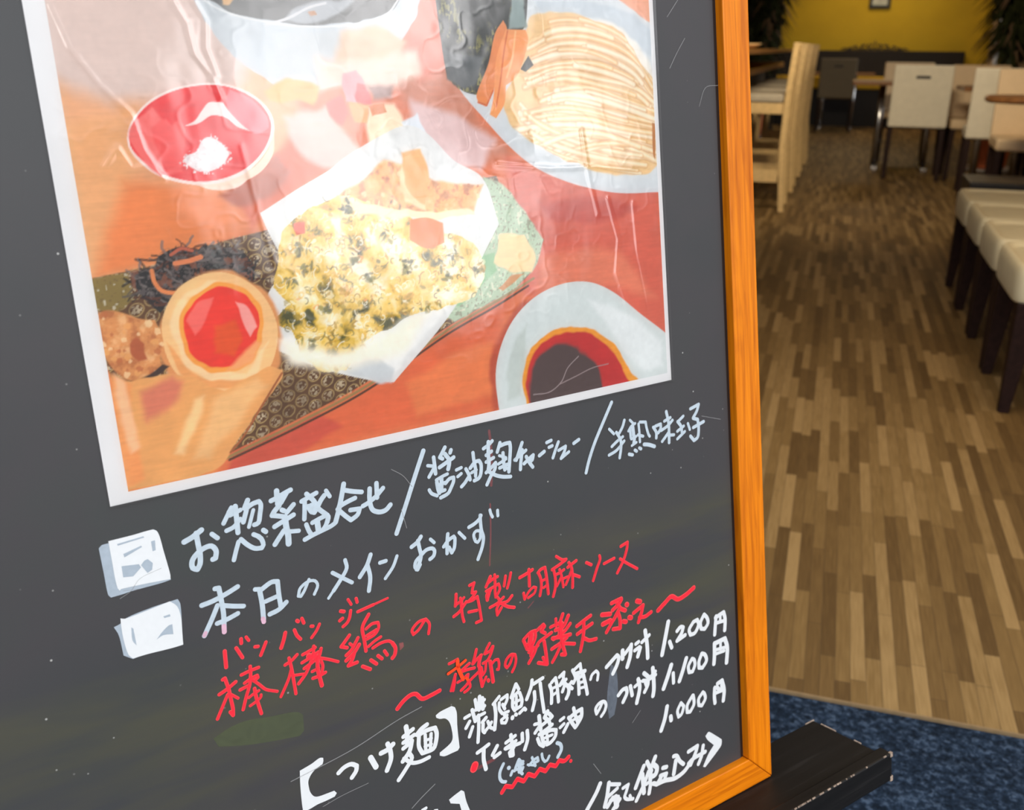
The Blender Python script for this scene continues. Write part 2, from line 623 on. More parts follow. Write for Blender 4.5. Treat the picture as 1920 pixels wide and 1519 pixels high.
def thing(name, label, cat, loc=(0, 0, 0), rz=0.0, group=None, matrix=None):
    o = bpy.data.objects.new(name, None)
    o.empty_display_size = 0.1
    COL.objects.link(o)
    if matrix is not None:
        o.matrix_world = matrix
    else:
        o.location = loc
        o.rotation_euler = (0, 0, rz)
    tag(o, label, cat, group)
    return o


def tag(o, label, cat, group=None):
    o['label'] = label
    o['category'] = cat
    if group:
        o['group'] = group
    return o


def struct(o):
    o['kind'] = 'structure'
    return o


def dup(root, loc, rz, label, group=None):
    r = root.copy()
    COL.objects.link(r)
    r.location = loc
    r.rotation_euler = (0, 0, rz)
    r['label'] = label
    if group:
        r['group'] = group
    for ch in list(root.children):
        c = ch.copy()
        COL.objects.link(c)
        c.parent = r
        for g in list(ch.children):
            d = g.copy()
            COL.objects.link(d)
            d.parent = c
    return r


# ------------------------------------------------------------------ the place: ground, room shell
XL, XR, YF, YB, ZC = -3.0, 1.85, 1.485, 15.7, 2.6

b = MB()
b.box(-14, 14, -16, YF, -0.12, -0.03)
struct(b.build('ground_pavement', M['pavement']))
b = MB()
b.box(XL, XR, YF, YB, -0.12, 0.0)
struct(b.build('floor', M['parquet']))
b = MB()
b.box(XL, XR, YF - 0.005, YF, -0.03, 0.001)
struct(b.build('trim_1', M['brass_trim']))
b = MB()
b.box(XL, XR, YB, YB + 0.12, -0.12, ZC)
struct(b.build('wall_back', M['yellow']))
b = MB()
b.box(XL - 0.12, XL, YF, YB + 0.12, -0.12, ZC)
struct(b.build('wall_left', M['dark_wall']))
# right wall with two window openings
b = MB()
wins = ((9.9, 12.4), (12.8, 15.2))
b.box(XR, XR + 0.12, YF, wins[0][0], -0.12, ZC)
b.box(XR, XR + 0.12, wins[0][1], wins[1][0], -0.12, ZC)
b.box(XR, XR + 0.12, wins[1][1], YB + 0.12, -0.12, ZC)
for y0, y1 in wins:
    b.box(XR, XR + 0.12, y0, y1, -0.12, 0.55)
    b.box(XR, XR + 0.12, y0, y1, 2.25, ZC)
struct(b.build('wall_right', M['beige_wall']))
for i, (y0, y1) in enumerate(wins):
    b = MB()
    t = 0.07
    b.box(XR + 0.01, XR + 0.08, y0, y0 + t, 0.55, 2.25)
    b.box(XR + 0.01, XR + 0.08, y1 - t, y1, 0.55, 2.25)
    b.box(XR + 0.01, XR + 0.08, y0 + t, y1 - t, 0.55, 0.55 + t)
    b.box(XR + 0.01, XR + 0.08, y0 + t, y1 - t, 2.25 - t, 2.25)
    b.box(XR + 0.01, XR + 0.08, (y0 + y1) / 2 - t / 2, (y0 + y1) / 2 + t / 2, 0.55 + t, 2.25 - t)
    w = struct(b.build('window_%d' % (i + 1), M['window_frame']))
    b = MB()
    b.box(XR + 0.035, XR + 0.041, y0 + t, (y0 + y1) / 2 - t / 2, 0.55 + t, 2.25 - t)
    b.box(XR + 0.035, XR + 0.041, (y0 + y1) / 2 + t / 2, y1 - t, 0.55 + t, 2.25 - t)
    b.build('pane', M['glass'], w)
b = MB()
b.box(XL - 0.12, XR + 0.12, YF, YB + 0.12, ZC, ZC + 0.1)
struct(b.build('ceiling', M['ceiling']))
b = MB()
b.box(XL, -0.80, 13.5, 13.56, 0.0, ZC)
struct(b.build('wall_partition', M['dark_wall']))
# shop front: solid wall left of the doorway, lintel above it
b = MB()
b.box(XL - 0.12, -2.7, YF, YF + 0.14, -0.12, ZC)
b.box(-2.7, XR + 0.12, YF, YF + 0.14, 2.55, ZC)
struct(b.build('wall_front', M['beige_wall']))

b = MB()
b.box(-1.6, 1.85, -0.35, YF - 0.006, -0.03, -0.004)
mat_o = b.build('entrance_mat', M['carpet'])
tag(mat_o, 'navy blue loop pile entrance carpet in front of the wooden floor', 'carpet')

# ------------------------------------------------------------------ menu board
BM = Matrix(((0.623936, -0.128495, 0.770839, -0.011839),
             (0.781475, 0.102591, -0.615443, 0.768332),
             (0.0, 0.986389, 0.164426, 0.411433),
             (0, 0, 0, 1)))
BW, BH, FW, FT, REC = 0.640, 0.930, 0.0283, 0.0205, 0.0072
board = thing('menu_board', 'black chalkboard menu sign in an orange oak frame leaning on the black easel', 'menu board', matrix=BM)
b = MB()
b.box(-BW + 0.004, -0.0037, 0, BH, -REC - 0.0006, -REC)
b.build('chalkboard_panel', M['board'], board)
b = MB()
b.box(-BW, 0, 0, BH, -FT + 0.002, -REC - 0.00065)
b.build('shade_gap_backing', M['black'], board)  # black backing bared at both sides stands in for shade along the frame


def rail(p, mat):
    m = MB()
    (a, bb, c, d) = p
    m.hexa([(*q, -FT) for q in p] + [(*q, 0.0) for q in p])
    o = m.build('frame_rail', mat, board, bevel=0.0009, seg=2)
    return o


G = 0.00025
rail([(0, 0 + G), (FW, -FW + G), (FW, BH + FW - G), (0, BH - G)], M['oak_y'])
rail([(-BW - FW, -FW + G), (-BW, 0 + G), (-BW, BH - G), (-BW - FW, BH + FW - G)], M['oak_y'])
rail([(-BW - FW + G, -FW), (FW - G, -FW), (0 - G, 0), (-BW + G, 0)], M['oak_x'])
rail([(-BW + G, BH), (0 - G, BH), (FW - G, BH + FW), (-BW - FW + G, BH + FW)], M['oak_x'])

TEXT = """
@L1 pale
32:-4597 3316 -4547 3332 -4486 3363
31:-4520 3351 -4518 3282 -4516 3212 -4525 3155 -4545 3126 -4571 3142 -4569 3184 -4539 3219 -4486 3247 -4441 3248 -4418 3211 -4428 3166 -4445 3163
28:-4428 3322 -4398 3288
33:-3540 3433 -3564 3357 -3601 3256 -3628 3193
30:-3545 3393 -3486 3370 -3421 3350
30:-3592 3290 -3533 3308 -3473 3321
30:-3603 3275 -3554 3216 -3520 3180 -3469 3204 -3449 3241 -3516 3248
30:-3424 3253 -3383 3266 -3320 3298 -3265 3341
32:-3362 3359 -3371 3282 -3360 3214 -3314 3184 -3264 3185 -3225 3213
32:-3309 3384 -3316 3287
27:-4288 3457 -4349 3370
31:-4263 3459 -4266 3372 -4270 3290
27:-4307 3434 -4267 3444
27:-4303 3410 -4234 3428
27:-4337 3319 -4291 3331 -4243 3371
31:-4181 3478 -4207 3433
29:-4195 3430 -4154 3448 -4113 3454 -4103 3431 -4117 3371 -4134 3319 -4161 3313
29:-4197 3419 -4227 3347
23:-4155 3408 -4197 3307
27:-4274 3231 -4298 3177 -4319 3123
29:-4257 3242 -4221 3196 -4178 3161 -4136 3153 -4123 3170 -4131 3213 -4145 3229
28:-4175 3253 -4143 3230
30:-4110 3264 -4096 3250
34:-3992 3493 -3995 3445 -3990 3395
30:-4036 3439 -3994 3449 -3947 3466 -3901 3479
32:-3931 3466 -3975 3412
44:-3978 3453 -3991 3412
32:-3995 3389 -4022 3367 -4041 3343
30:-4041 3343 -4003 3330 -3968 3317
30:-3974 3363 -3961 3354
30:-3894 3380 -3944 3339
30:-3903 3313 -3959 3294 -4036 3267
38:-3960 3311 -3961 3249 -3956 3191 -3960 3134
31:-3980 3226 -4014 3190 -4049 3152
27:-3949 3212 -3883 3200
31:-3800 3427 -3758 3371 -3732 3311 -3687 3262 -3673 3242 -3686 3207
29:-3839 3387 -3787 3403 -3734 3419
29:-3818 3386 -3827 3322 -3836 3267
31:-3799 3344 -3783 3303 -3764 3294 -3738 3325 -3707 3367 -3683 3390
37:-3778 3343 -3767 3299
27:-3667 3418 -3647 3375
29:-3827 3227 -3816 3183 -3800 3149
29:-3850 3131 -3796 3146 -3735 3159 -3664 3174 -3632 3187
29:-3785 3229 -3732 3244 -3679 3256
29:-3673 3242 -3697 3189 -3716 3169
37:-3752 3224 -3751 3166
32:-2935 3529 -3013 3378 -3109 3186 -3203 3002
27:-2766 3518 -2797 3477 -2814 3456 -2793 3442
30:-2771 3471 -2744 3427 -2744 3398 -2757 3359
28:-2823 3386 -2767 3408 -2705 3433
28:-2721 3489 -2729 3472
27:-2862 3467 -2860 3409 -2859 3349
23:-2914 3419 -2879 3408
25:-2871 3387 -2913 3337
23:-2859 3303 -2804 3319 -2768 3326
28:-2855 3288 -2851 3233 -2843 3205
30:-2816 3307 -2826 3218
25:-2848 3262 -2793 3268
25:-2848 3211 -2799 3216
26:-2789 3262 -2754 3288 -2721 3290 -2724 3262 -2750 3219 -2776 3186 -2837 3169
24:-2921 3245 -2906 3217 -2864 3190
23:-2693 3338 -2652 3346
23:-2687 3288 -2657 3303
26:-2616 3328 -2596 3281 -2590 3243
26:-2603 3263 -2634 3231 -2664 3209
26:-2547 3432 -2545 3373 -2538 3308 -2543 3259
27:-2580 3327 -2537 3362 -2504 3364 -2490 3336 -2498 3269 -2517 3239 -2556 3229
23:-2573 3291 -2533 3302
29:-2413 3483 -2422 3396 -2424 3322 -2433 3284
26:-2456 3443 -2415 3459 -2379 3483
26:-2439 3390 -2392 3409
26:-2444 3341 -2380 3359
26:-2452 3264 -2404 3292 -2367 3319
26:-2367 3319 -2378 3272 -2416 3230 -2455 3174
27:-2424 3262 -2371 3225 -2316 3202 -2250 3188
26:-2316 3457 -2345 3394
28:-2327 3432 -2274 3441 -2234 3440 -2231 3405 -2246 3312 -2261 3228
27:-2298 3377 -2299 3314 -2294 3250
21:-2331 3364 -2276 3337
22:-2346 3304 -2277 3327
26:-2337 3273 -2270 3285
21:-2265 3246 -2289 3269
27:-2128 3418 -2190 3300
27:-2130 3363 -2151 3271 -2159 3222
26:-2201 3303 -2145 3331 -2099 3354
27:-2123 3258 -2072 3287 -2038 3305 -2050 3270 -2075 3260
27:-2100 3306 -2076 3255 -2050 3216
28:-1983 3289 -1938 3310
25:-1910 3373 -1868 3381
25:-1892 3333 -1862 3338
25:-1804 3356 -1837 3298 -1864 3246
24:-1807 3291 -1741 3310 -1751 3279 -1791 3225 -1715 3260
27:-1663 3316 -1614 3335
27:-1276 3563 -1356 3444 -1461 3285 -1526 3163 -1567 3062
22:-1316 3357 -1273 3310
24:-1161 3398 -1184 3349 -1221 3303
25:-1248 3317 -1211 3248 -1211 3187 -1231 3108
24:-1299 3213 -1240 3246 -1185 3269
24:-1332 3151 -1255 3173 -1174 3232
21:-1104 3387 -1068 3349
22:-1125 3303 -1094 3335 -1054 3350
22:-1109 3319 -1105 3241
31:-1080 3328 -1075 3258
22:-1101 3233 -1049 3245
29:-1067 3241 -1080 3190
21:-1100 3179 -1052 3196
22:-1020 3340 -1016 3269 -1016 3192
23:-1005 3352 -947 3341 -940 3293 -924 3235 -913 3217
24:-1032 3253 -981 3231
26:-1134 3116 -1099 3103
26:-1072 3136 -1056 3124
26:-1023 3143 -1008 3133
30:-972 3162 -926 3150 -867 3123
26:-868 3282 -840 3234 -843 3189
26:-846 3286 -790 3293 -793 3255 -820 3226
27:-724 3383 -705 3285 -706 3191 -710 3122
25:-749 3309 -684 3326
25:-789 3239 -716 3264 -663 3300
25:-715 3204 -783 3147
25:-711 3184 -655 3176
25:-597 3281 -545 3311
27:-608 3278 -574 3231 -567 3182
25:-616 3198 -545 3228
25:-620 3135 -536 3180
24:-498 3240 -480 3186
27:-460 3356 -368 3377 -390 3327 -435 3276
28:-435 3272 -386 3252 -379 3180 -394 3103 -436 3083 -474 3127
28:-438 3194 -321 3221
@L2 pale
30:-4459 2974 -4436 2972 -4433 2909 -4431 2802 -4442 2698
30:-4553 2893 -4480 2901 -4393 2923 -4321 2947
29:-4460 2864 -4504 2790 -4566 2696
29:-4428 2854 -4364 2830 -4302 2811
29:-4478 2750 -4417 2757 -4344 2775
28:-4215 2897 -4187 2890
31:-4188 2884 -4184 2788 -4189 2685
30:-4175 2885 -4105 2914 -4066 2907 -4069 2817 -4067 2734
28:-4160 2799 -4070 2812
30:-4145 2707 -4082 2720 -4028 2754
20:-3859 2860 -3900 2793 -3927 2763 -3944 2770 -3924 2819 -3865 2848 -3820 2839 -3806 2802 -3836 2751
26:-3596 2920 -3592 2862 -3646 2793 -3702 2734
19:-3696 2742 -3743 2694
26:-3693 2858 -3626 2801 -3566 2752
29:-3410 2906 -3446 2839 -3506 2773
29:-3441 2838 -3432 2749 -3453 2659
27:-3349 2831 -3305 2832
23:-3219 2843 -3257 2776 -3323 2710
29:-3102 2877 -3053 2900 -3023 2931
28:-3049 2909 -3043 2848 -3037 2798 -3057 2744 -3083 2707
25:-3038 2796 -3081 2766 -3093 2725 -3074 2702 -3051 2733
27:-3037 2798 -2993 2825 -2945 2824 -2929 2802 -2941 2766 -2971 2751
24:-2952 2893 -2926 2862
27:-2812 2895 -2823 2838 -2833 2756
26:-2854 2812 -2813 2848 -2767 2865 -2759 2848 -2772 2779 -2795 2751 -2812 2795
24:-2721 2882 -2679 2828
27:-2637 2900 -2585 2915 -2543 2940 -2530 2961
26:-2535 2963 -2537 2908 -2535 2847 -2524 2793 -2543 2722 -2586 2642
23:-2541 2846 -2580 2856 -2602 2834 -2593 2781 -2575 2769 -2553 2791 -2546 2829
23:-2450 2982 -2444 2950 -2433 2925
24:-2386 2963 -2387 2923
@L3 red
25:-4459 2557 -4465 2450
23:-4386 2554 -4356 2479
23:-4348 2603 -4350 2575
20:-4315 2605 -4302 2578
22:-4268 2523 -4249 2519
22:-4195 2531 -4212 2502 -4240 2455
23:-4498 2377 -4484 2382 -4477 2342 -4470 2296 -4467 2233 -4463 2162 -4468 2120 -4482 2149
23:-4533 2288 -4483 2305 -4421 2335
21:-4482 2269 -4511 2223 -4567 2132
19:-4461 2262 -4422 2222
22:-4317 2405 -4323 2343 -4338 2283 -4369 2215 -4401 2135
22:-4380 2368 -4329 2376 -4266 2380
21:-4368 2307 -4320 2325 -4282 2331 -4279 2314 -4307 2300
20:-4314 2309 -4278 2266 -4239 2216 -4168 2176
22:-4401 2271 -4347 2281
19:-4354 2200 -4314 2217 -4285 2224
23:-4310 2248 -4307 2183 -4290 2065
19:-4353 2143 -4310 2158 -4278 2177 -4275 2191
25:-4062 2552 -4079 2507 -4103 2459
23:-4000 2551 -3988 2508 -3968 2477
25:-3974 2608 -3968 2601
23:-3941 2613 -3932 2579
22:-3886 2541 -3874 2537
21:-3828 2537 -3853 2500 -3893 2462
25:-3671 2580 -3649 2570
23:-3686 2516 -3665 2526
22:-3601 2562 -3616 2514 -3638 2484 -3668 2468
20:-3609 2643 -3591 2603
22:-3551 2633 -3547 2605
22:-3551 2537 -3489 2545 -3433 2552
16:-3433 2552 -3323 2566
22:-4061 2374 -4054 2301 -4051 2227 -4048 2116
22:-4093 2336 -4047 2351 -4005 2379
20:-4057 2292 -4083 2233 -4149 2132
19:-4046 2246 -3981 2233
23:-3887 2399 -3900 2337 -3934 2275 -3966 2228 -4021 2178
22:-3968 2366 -3921 2376 -3878 2387
22:-3980 2313 -3922 2329 -3862 2350
23:-3970 2269 -3917 2290 -3861 2319 -3839 2367
21:-3862 2308 -3798 2275 -3734 2236
28:-3873 2307 -3879 2224 -3867 2110
21:-3919 2228 -3872 2236
23:-3920 2180 -3879 2181 -3830 2191
22:-3850 2283 -3842 2243 -3856 2195
41:-3926 2341 -3872 2317
24:-3631 2393 -3671 2356 -3699 2332 -3658 2311
24:-3573 2355 -3599 2321 -3631 2283 -3671 2260
21:-3635 2333 -3612 2305
27:-3570 2305 -3612 2261 -3676 2223
26:-3606 2269 -3634 2214 -3665 2182 -3601 2185
25:-3476 2495 -3532 2418 -3530 2330 -3527 2244
22:-3507 2399 -3460 2421 -3416 2417 -3415 2380 -3448 2341 -3511 2325
22:-3507 2350 -3435 2369
21:-3506 2269 -3454 2294 -3408 2308
22:-3475 2248 -3413 2264 -3351 2259 -3326 2235
28:-3326 2234 -3308 2191 -3319 2144 -3339 2126
26:-3564 2141 -3512 2102
26:-3499 2165 -3462 2125
25:-3444 2179 -3417 2148
24:-3392 2197 -3375 2162
22:-3068 2315 -3119 2264 -3162 2244 -3168 2280 -3112 2323 -3054 2326 -3029 2281 -3044 2212
25:-2794 2433 -2800 2391 -2809 2350
21:-2809 2353 -2765 2372 -2733 2390
23:-2763 2395 -2761 2326 -2760 2256 -2752 2211
28:-2755 2379 -2759 2346
24:-2831 2275 -2782 2296 -2738 2335 -2718 2354
23:-2678 2468 -2638 2476 -2655 2441 -2664 2406 -2632 2404 -2663 2373 -2705 2350
23:-2705 2350 -2665 2350 -2623 2366
23:-2623 2365 -2614 2276 -2607 2175 -2652 2171
23:-2704 2269 -2635 2261
25:-2497 2483 -2541 2416
23:-2520 2441 -2472 2460 -2436 2465
23:-2460 2485 -2463 2416 -2469 2356 -2468 2314
22:-2544 2383 -2488 2395 -2434 2407 -2426 2368 -2443 2340 -2457 2324
28:-2510 2379 -2540 2353 -2541 2314
21:-2537 2319 -2515 2368
23:-2369 2450 -2388 2378
23:-2321 2461 -2337 2413 -2362 2354
23:-2525 2249 -2455 2264 -2402 2293
23:-2451 2304 -2436 2267 -2468 2223 -2469 2173 -2428 2218
24:-2328 2283 -2372 2252 -2433 2253
25:-2424 2250 -2372 2209 -2318 2186
26:-2247 2402 -2174 2418 -2130 2432
26:-2159 2440 -2162 2376 -2165 2311
23:-2223 2270 -2218 2221
21:-2218 2221 -2176 2268 -2129 2292 -2109 2281 -2127 2243 -2185 2222
24:-2078 2392 -2060 2340 -2059 2278 -2079 2207
25:-2081 2392 -2054 2411 -2014 2416 -2006 2330 -2002 2200
21:-2041 2319 -2011 2325
21:-2041 2260 -2010 2271
23:-1904 2474 -1850 2432 -1812 2426
25:-1819 2422 -1879 2401 -1951 2380
25:-1935 2365 -1927 2302 -1934 2230 -1959 2165
23:-1916 2332 -1885 2335 -1842 2349
23:-1882 2361 -1868 2301 -1859 2214
22:-1867 2306 -1890 2274 -1918 2238
26:-1721 2389 -1755 2377 -1805 2358
26:-1790 2391 -1770 2353 -1764 2271 -1771 2182
23:-1773 2318 -1804 2266 -1833 2224
21:-1849 2279 -1804 2282
25:-1761 2286 -1699 2249
26:-1623 2344 -1578 2314
25:-1492 2365 -1488 2336 -1524 2271 -1569 2180
25:-1452 2287 -1348 2304
26:-1274 2384 -1204 2400 -1214 2348 -1257 2260 -1326 2174
25:-1289 2282 -1223 2227 -1121 2151
@L4 red
31:-3346 1742 -3292 1783 -3234 1806 -3193 1799 -3147 1745 -3071 1747 -3004 1757
23:-2906 1932 -2865 1937 -2835 1943
23:-2811 1847 -2776 1863 -2741 1878
23:-2803 1837 -2757 1836 -2703 1829
23:-2864 1834 -2891 1773 -2913 1723
21:-2868 1827 -2879 1769 -2896 1717
21:-2853 1767 -2811 1776 -2766 1798
23:-2761 1797 -2770 1761 -2756 1724 -2755 1696 -2778 1680 -2804 1672
23:-2831 1696 -2791 1717 -2754 1744 -2673 1786
24:-2673 1965 -2693 1914 -2715 1866
23:-2710 1865 -2670 1894 -2634 1909
30:-2642 1906 -2659 1866 -2666 1836
27:-2662 1833 -2662 1763 -2654 1666
21:-2644 1811 -2641 1755
23:-2557 1974 -2582 1944 -2606 1908
23:-2602 1906 -2558 1916 -2535 1942
23:-2529 1941 -2552 1893 -2587 1849 -2627 1839
21:-2602 1837 -2617 1771 -2640 1748
22:-2650 1666 -2634 1696 -2613 1724
27:-2598 1695 -2595 1687
30:-2566 1832 -2562 1756 -2557 1667
22:-2565 1802 -2523 1830 -2498 1826 -2492 1792 -2501 1747 -2513 1751
23:-2368 1814 -2396 1759 -2426 1734 -2441 1758 -2424 1801 -2381 1826 -2347 1814 -2342 1773 -2359 1721 -2385 1686
29:-2261 1901 -2234 1820
27:-2260 1907 -2194 1943 -2150 1944 -2153 1890 -2195 1821
48:-2187 1924 -2215 1822
26:-2228 1857 -2167 1861
28:-2220 1790 -2134 1816
33:-2188 1817 -2203 1758
28:-2229 1703 -2174 1765 -2131 1833 -2062 1860 -2001 1879
29:-2128 1941 -2071 1968 -2061 1950 -2094 1921 -2061 1894
30:-2075 1829 -2068 1745 -2064 1637 -2143 1675
26:-2098 1704 -2081 1659
26:-1952 1976 -1953 1917
30:-1884 1995 -1923 1924
32:-1833 1967 -1888 1894 -1963 1887
26:-2007 1926 -1932 1934
48:-1905 1921 -1920 1851
30:-1822 1896 -1882 1851 -1988 1820
32:-1919 1861 -1909 1759 -1889 1659 -1925 1671
32:-1997 1831 -1904 1816 -1829 1808
30:-2009 1744 -1928 1765 -1860 1791
28:-1930 1739 -1974 1680 -2014 1636
29:-1898 1755 -1793 1716
31:-1758 1854 -1684 1879 -1619 1899
31:-1759 1787 -1680 1810 -1610 1829
31:-1689 1871 -1696 1790 -1718 1704 -1742 1636
31:-1694 1730 -1649 1698 -1581 1688
39:-1506 1870 -1425 1851
41:-1503 1789 -1430 1797
32:-1420 1767 -1474 1710
34:-1404 1938 -1344 1944 -1304 1947
34:-1303 1938 -1336 1907 -1399 1876
36:-1346 1917 -1319 1867 -1271 1835
34:-1341 1855 -1386 1802 -1428 1765
34:-1342 1838 -1327 1765 -1332 1699 -1401 1713
42:-1250 1880 -1245 1875
38:-1295 1746 -1268 1734
42:-1230 1761 -1214 1752
42:-1141 1876 -1110 1860
33:-1186 1784 -1123 1806 -1081 1822 -1105 1756 -1140 1690
33:-1126 1728 -1064 1717 -1000 1735
40:-924 1726 -844 1770 -771 1803 -701 1758 -608 1771 -517 1806
@L4o orange
23:-2926 1864 -2871 1880 -2819 1898 -2775 1917
30:-2840 1936 -2841 1882 -2826 1829 -2810 1780
21:-2784 1782 -2770 1761
@L5 white
31:-3831 1444 -3787 1468 -3734 1471 -3696 1442 -3705 1407 -3741 1371
39:-3588 1460 -3557 1376
36:-3507 1462 -3458 1468 -3411 1493
34:-3451 1512 -3437 1451 -3440 1388 -3479 1316
36:-3297 1584 -3294 1530 -3302 1460
31:-3326 1517 -3247 1546
31:-3331 1473 -3243 1499
31:-3337 1430 -3267 1455
33:-3265 1461 -3292 1391 -3352 1335
31:-3294 1372 -3280 1331 -3334 1270 -3400 1208
29:-3341 1354 -3284 1296 -3220 1279 -3145 1283
33:-3221 1494 -3182 1523 -3135 1539
31:-3207 1475 -3216 1398 -3194 1335
33:-3206 1484 -3138 1494 -3073 1488 -3064 1439 -3080 1371 -3103 1334 -3183 1333
26:-3156 1464 -3165 1340
26:-3109 1455 -3126 1345
22:-3163 1423 -3110 1418
22:-3168 1379 -3115 1374
@L5b white
27:-2823 1470 -2782 1477
28:-2822 1388 -2787 1428
27:-2801 1310 -2766 1376
27:-2723 1580 -2717 1505
30:-2684 1591 -2698 1490
31:-2663 1571 -2665 1485
26:-2718 1544 -2646 1552
30:-2726 1501 -2651 1503
29:-2757 1511 -2740 1413
26:-2743 1439 -2656 1448
28:-2709 1449 -2715 1364 -2735 1240
29:-2681 1383 -2647 1406
29:-2677 1367 -2683 1313 -2671 1295
26:-2671 1295 -2619 1333 -2603 1351
26:-2634 1369 -2614 1311 -2589 1295
26:-2574 1489 -2517 1530
30:-2562 1482 -2561 1394 -2582 1283
26:-2521 1480 -2526 1432 -2504 1386
26:-2503 1501 -2447 1517 -2451 1481 -2482 1436
26:-2494 1457 -2478 1415
24:-2501 1385 -2448 1382
25:-2488 1371 -2465 1331 -2483 1300 -2516 1314 -2517 1338 -2464 1356
29:-2363 1576 -2413 1487
27:-2357 1567 -2341 1526
27:-2407 1479 -2350 1507
28:-2402 1468 -2408 1407 -2391 1369
28:-2336 1495 -2321 1426 -2332 1385 -2389 1375
24:-2366 1474 -2375 1389
24:-2398 1430 -2336 1437
32:-2417 1321 -2418 1314
29:-2387 1334 -2381 1328
28:-2350 1331 -2306 1354 -2295 1338
30:-2215 1555 -2226 1509 -2277 1419
30:-2202 1521 -2116 1539
30:-2203 1453 -2205 1390 -2234 1311
30:-2143 1503 -2140 1418 -2129 1258
30:-2057 1459 -2045 1403 -2054 1304
29:-2037 1474 -1999 1498 -1990 1430 -1988 1292
24:-2035 1421 -2000 1425
24:-2032 1367 -1996 1377
29:-1961 1493 -1916 1515 -1925 1481
28:-1959 1426 -1921 1463
28:-1960 1420 -1899 1449
29:-1942 1360 -1910 1419
32:-1921 1423 -1881 1377 -1886 1325 -1910 1290
28:-1887 1380 -1849 1411
28:-1886 1397 -1847 1352
30:-1831 1504 -1808 1431 -1832 1394
28:-1823 1498 -1754 1531 -1750 1472
34:-1803 1464 -1714 1457
31:-1783 1447 -1783 1355 -1786 1284
31:-1776 1421 -1731 1429 -1715 1330 -1706 1255
24:-1765 1375 -1721 1372
24:-1761 1328 -1718 1323
26:-1664 1367 -1647 1400 -1606 1419 -1586 1392 -1597 1338
35:-1495 1414 -1440 1446 -1383 1478 -1365 1453 -1389 1395 -1435 1335
39:-1322 1497 -1327 1430
32:-1304 1460 -1231 1513
37:-1229 1519 -1249 1420 -1285 1342
32:-1180 1510 -1151 1519
32:-1196 1457 -1146 1471
36:-1137 1461 -1168 1395
32:-1116 1504 -1035 1541
37:-1075 1594 -1063 1464 -1064 1347
@L5p white
40:-819 1590 -861 1458 -906 1320
36:-816 1408 -796 1349
35:-727 1477 -684 1501 -657 1487 -680 1439 -733 1389
35:-733 1389 -640 1411
34:-538 1500 -591 1445 -579 1394 -526 1396 -481 1458 -495 1505 -538 1500
34:-413 1528 -459 1465 -453 1409 -412 1394 -371 1436 -381 1489 -413 1528
36:-273 1467 -287 1381 -298 1304
37:-281 1457 -182 1477 -167 1407 -177 1306
32:-266 1404 -188 1398
29:-224 1458 -227 1399
@L6 white
30:-2747 1156 -2694 1169 -2646 1184
33:-2691 1166 -2700 1081 -2689 997
31:-2574 1143 -2621 1087
31:-2607 1062 -2556 1076
31:-2446 1183 -2442 1091 -2452 1054
29:-2495 1138 -2409 1163
29:-2506 1094 -2407 1119
30:-2500 1090 -2370 1086
30:-2442 1090 -2443 1012 -2467 1017 -2471 1048 -2431 1074
31:-2345 1156 -2348 1093
32:-2298 1161 -2301 1090 -2334 1018
34:-2179 1240 -2175 1124
27:-2226 1188 -2178 1180
30:-2181 1155 -2226 1115
33:-2096 1249 -2128 1209 -2098 1172
32:-2082 1223 -2059 1189 -2095 1171
30:-2156 1154 -2067 1184
31:-2094 1174 -2079 1117
31:-2191 1088 -2117 1104 -2065 1123
31:-2170 1077 -2156 1006 -2129 995
31:-2170 1078 -2082 1082 -2032 1064 -2043 1015 -2091 980 -2127 976
25:-2120 1077 -2119 999
24:-2152 1039 -2072 1038
30:-2209 1059 -2193 1007 -2160 975
28:-1986 1129 -1950 1139
28:-1991 1070 -1954 1087
31:-1916 1072 -1961 1019
31:-1902 1121 -1864 1046 -1845 1013
31:-1848 1182 -1835 1110 -1817 1050
33:-1887 1118 -1833 1137 -1772 1146 -1779 1082 -1834 1022
24:-1867 1083 -1792 1092
28:-1563 1125 -1598 1078 -1627 1049 -1633 1098 -1594 1130 -1546 1129 -1527 1093 -1545 1044 -1582 1011
34:-1394 1128 -1348 1159 -1309 1160 -1306 1115 -1351 1051
35:-1265 1162 -1252 1076
30:-1219 1141 -1158 1165
37:-1179 1194 -1168 1114 -1209 991
34:-1129 1162 -1074 1144 -1079 1110 -1119 1057
26:-1107 1133 -1093 1088
29:-1112 1222 -1056 1153
29:-1053 1152 -989 1167
39:-1018 1238 -1015 1149 -1018 1047 -1032 990
33:-990 1196 -1059 1159
37:-1112 1223 -1061 1167
@L6p white
41:-811 1193 -855 1106 -910 1011
35:-795 1111 -796 1025
40:-639 1196 -684 1101 -730 1016
33:-575 1170 -620 1114 -615 1057 -575 1050 -545 1102 -551 1153 -575 1170
35:-460 1179 -497 1113 -498 1059 -458 1045 -408 1097 -425 1158 -460 1179
40:-305 1223 -311 1113 -322 1035
42:-294 1221 -179 1227 -154 1131 -170 996
30:-288 1157 -174 1144
29:-233 1206 -236 1146
29:-308 1121 -194 1115
@L7 white
40:-882 833 -914 732 -962 640
40:-848 727 -845 693
31:-726 808 -768 750 -759 690 -724 704 -694 766 -726 809
33:-588 829 -655 759 -659 697 -624 688 -577 744 -581 826
33:-469 815 -521 768 -520 711 -485 695 -442 747 -453 801 -469 816
38:-324 806 -333 729 -329 662
39:-288 834 -234 844 -213 745 -228 647
37:-299 805 -267 759
32:-311 752 -229 749
30:-243 815 -246 751
@L8 pale
26:-2534 975 -2569 924 -2576 871 -2558 835 -2529 821
31:-2491 925 -2488 921
25:-2462 884 -2477 857
25:-2395 955 -2426 907 -2441 878
25:-2394 954 -2377 930 -2359 922
25:-2405 912 -2361 903
25:-2421 881 -2364 874 -2386 842
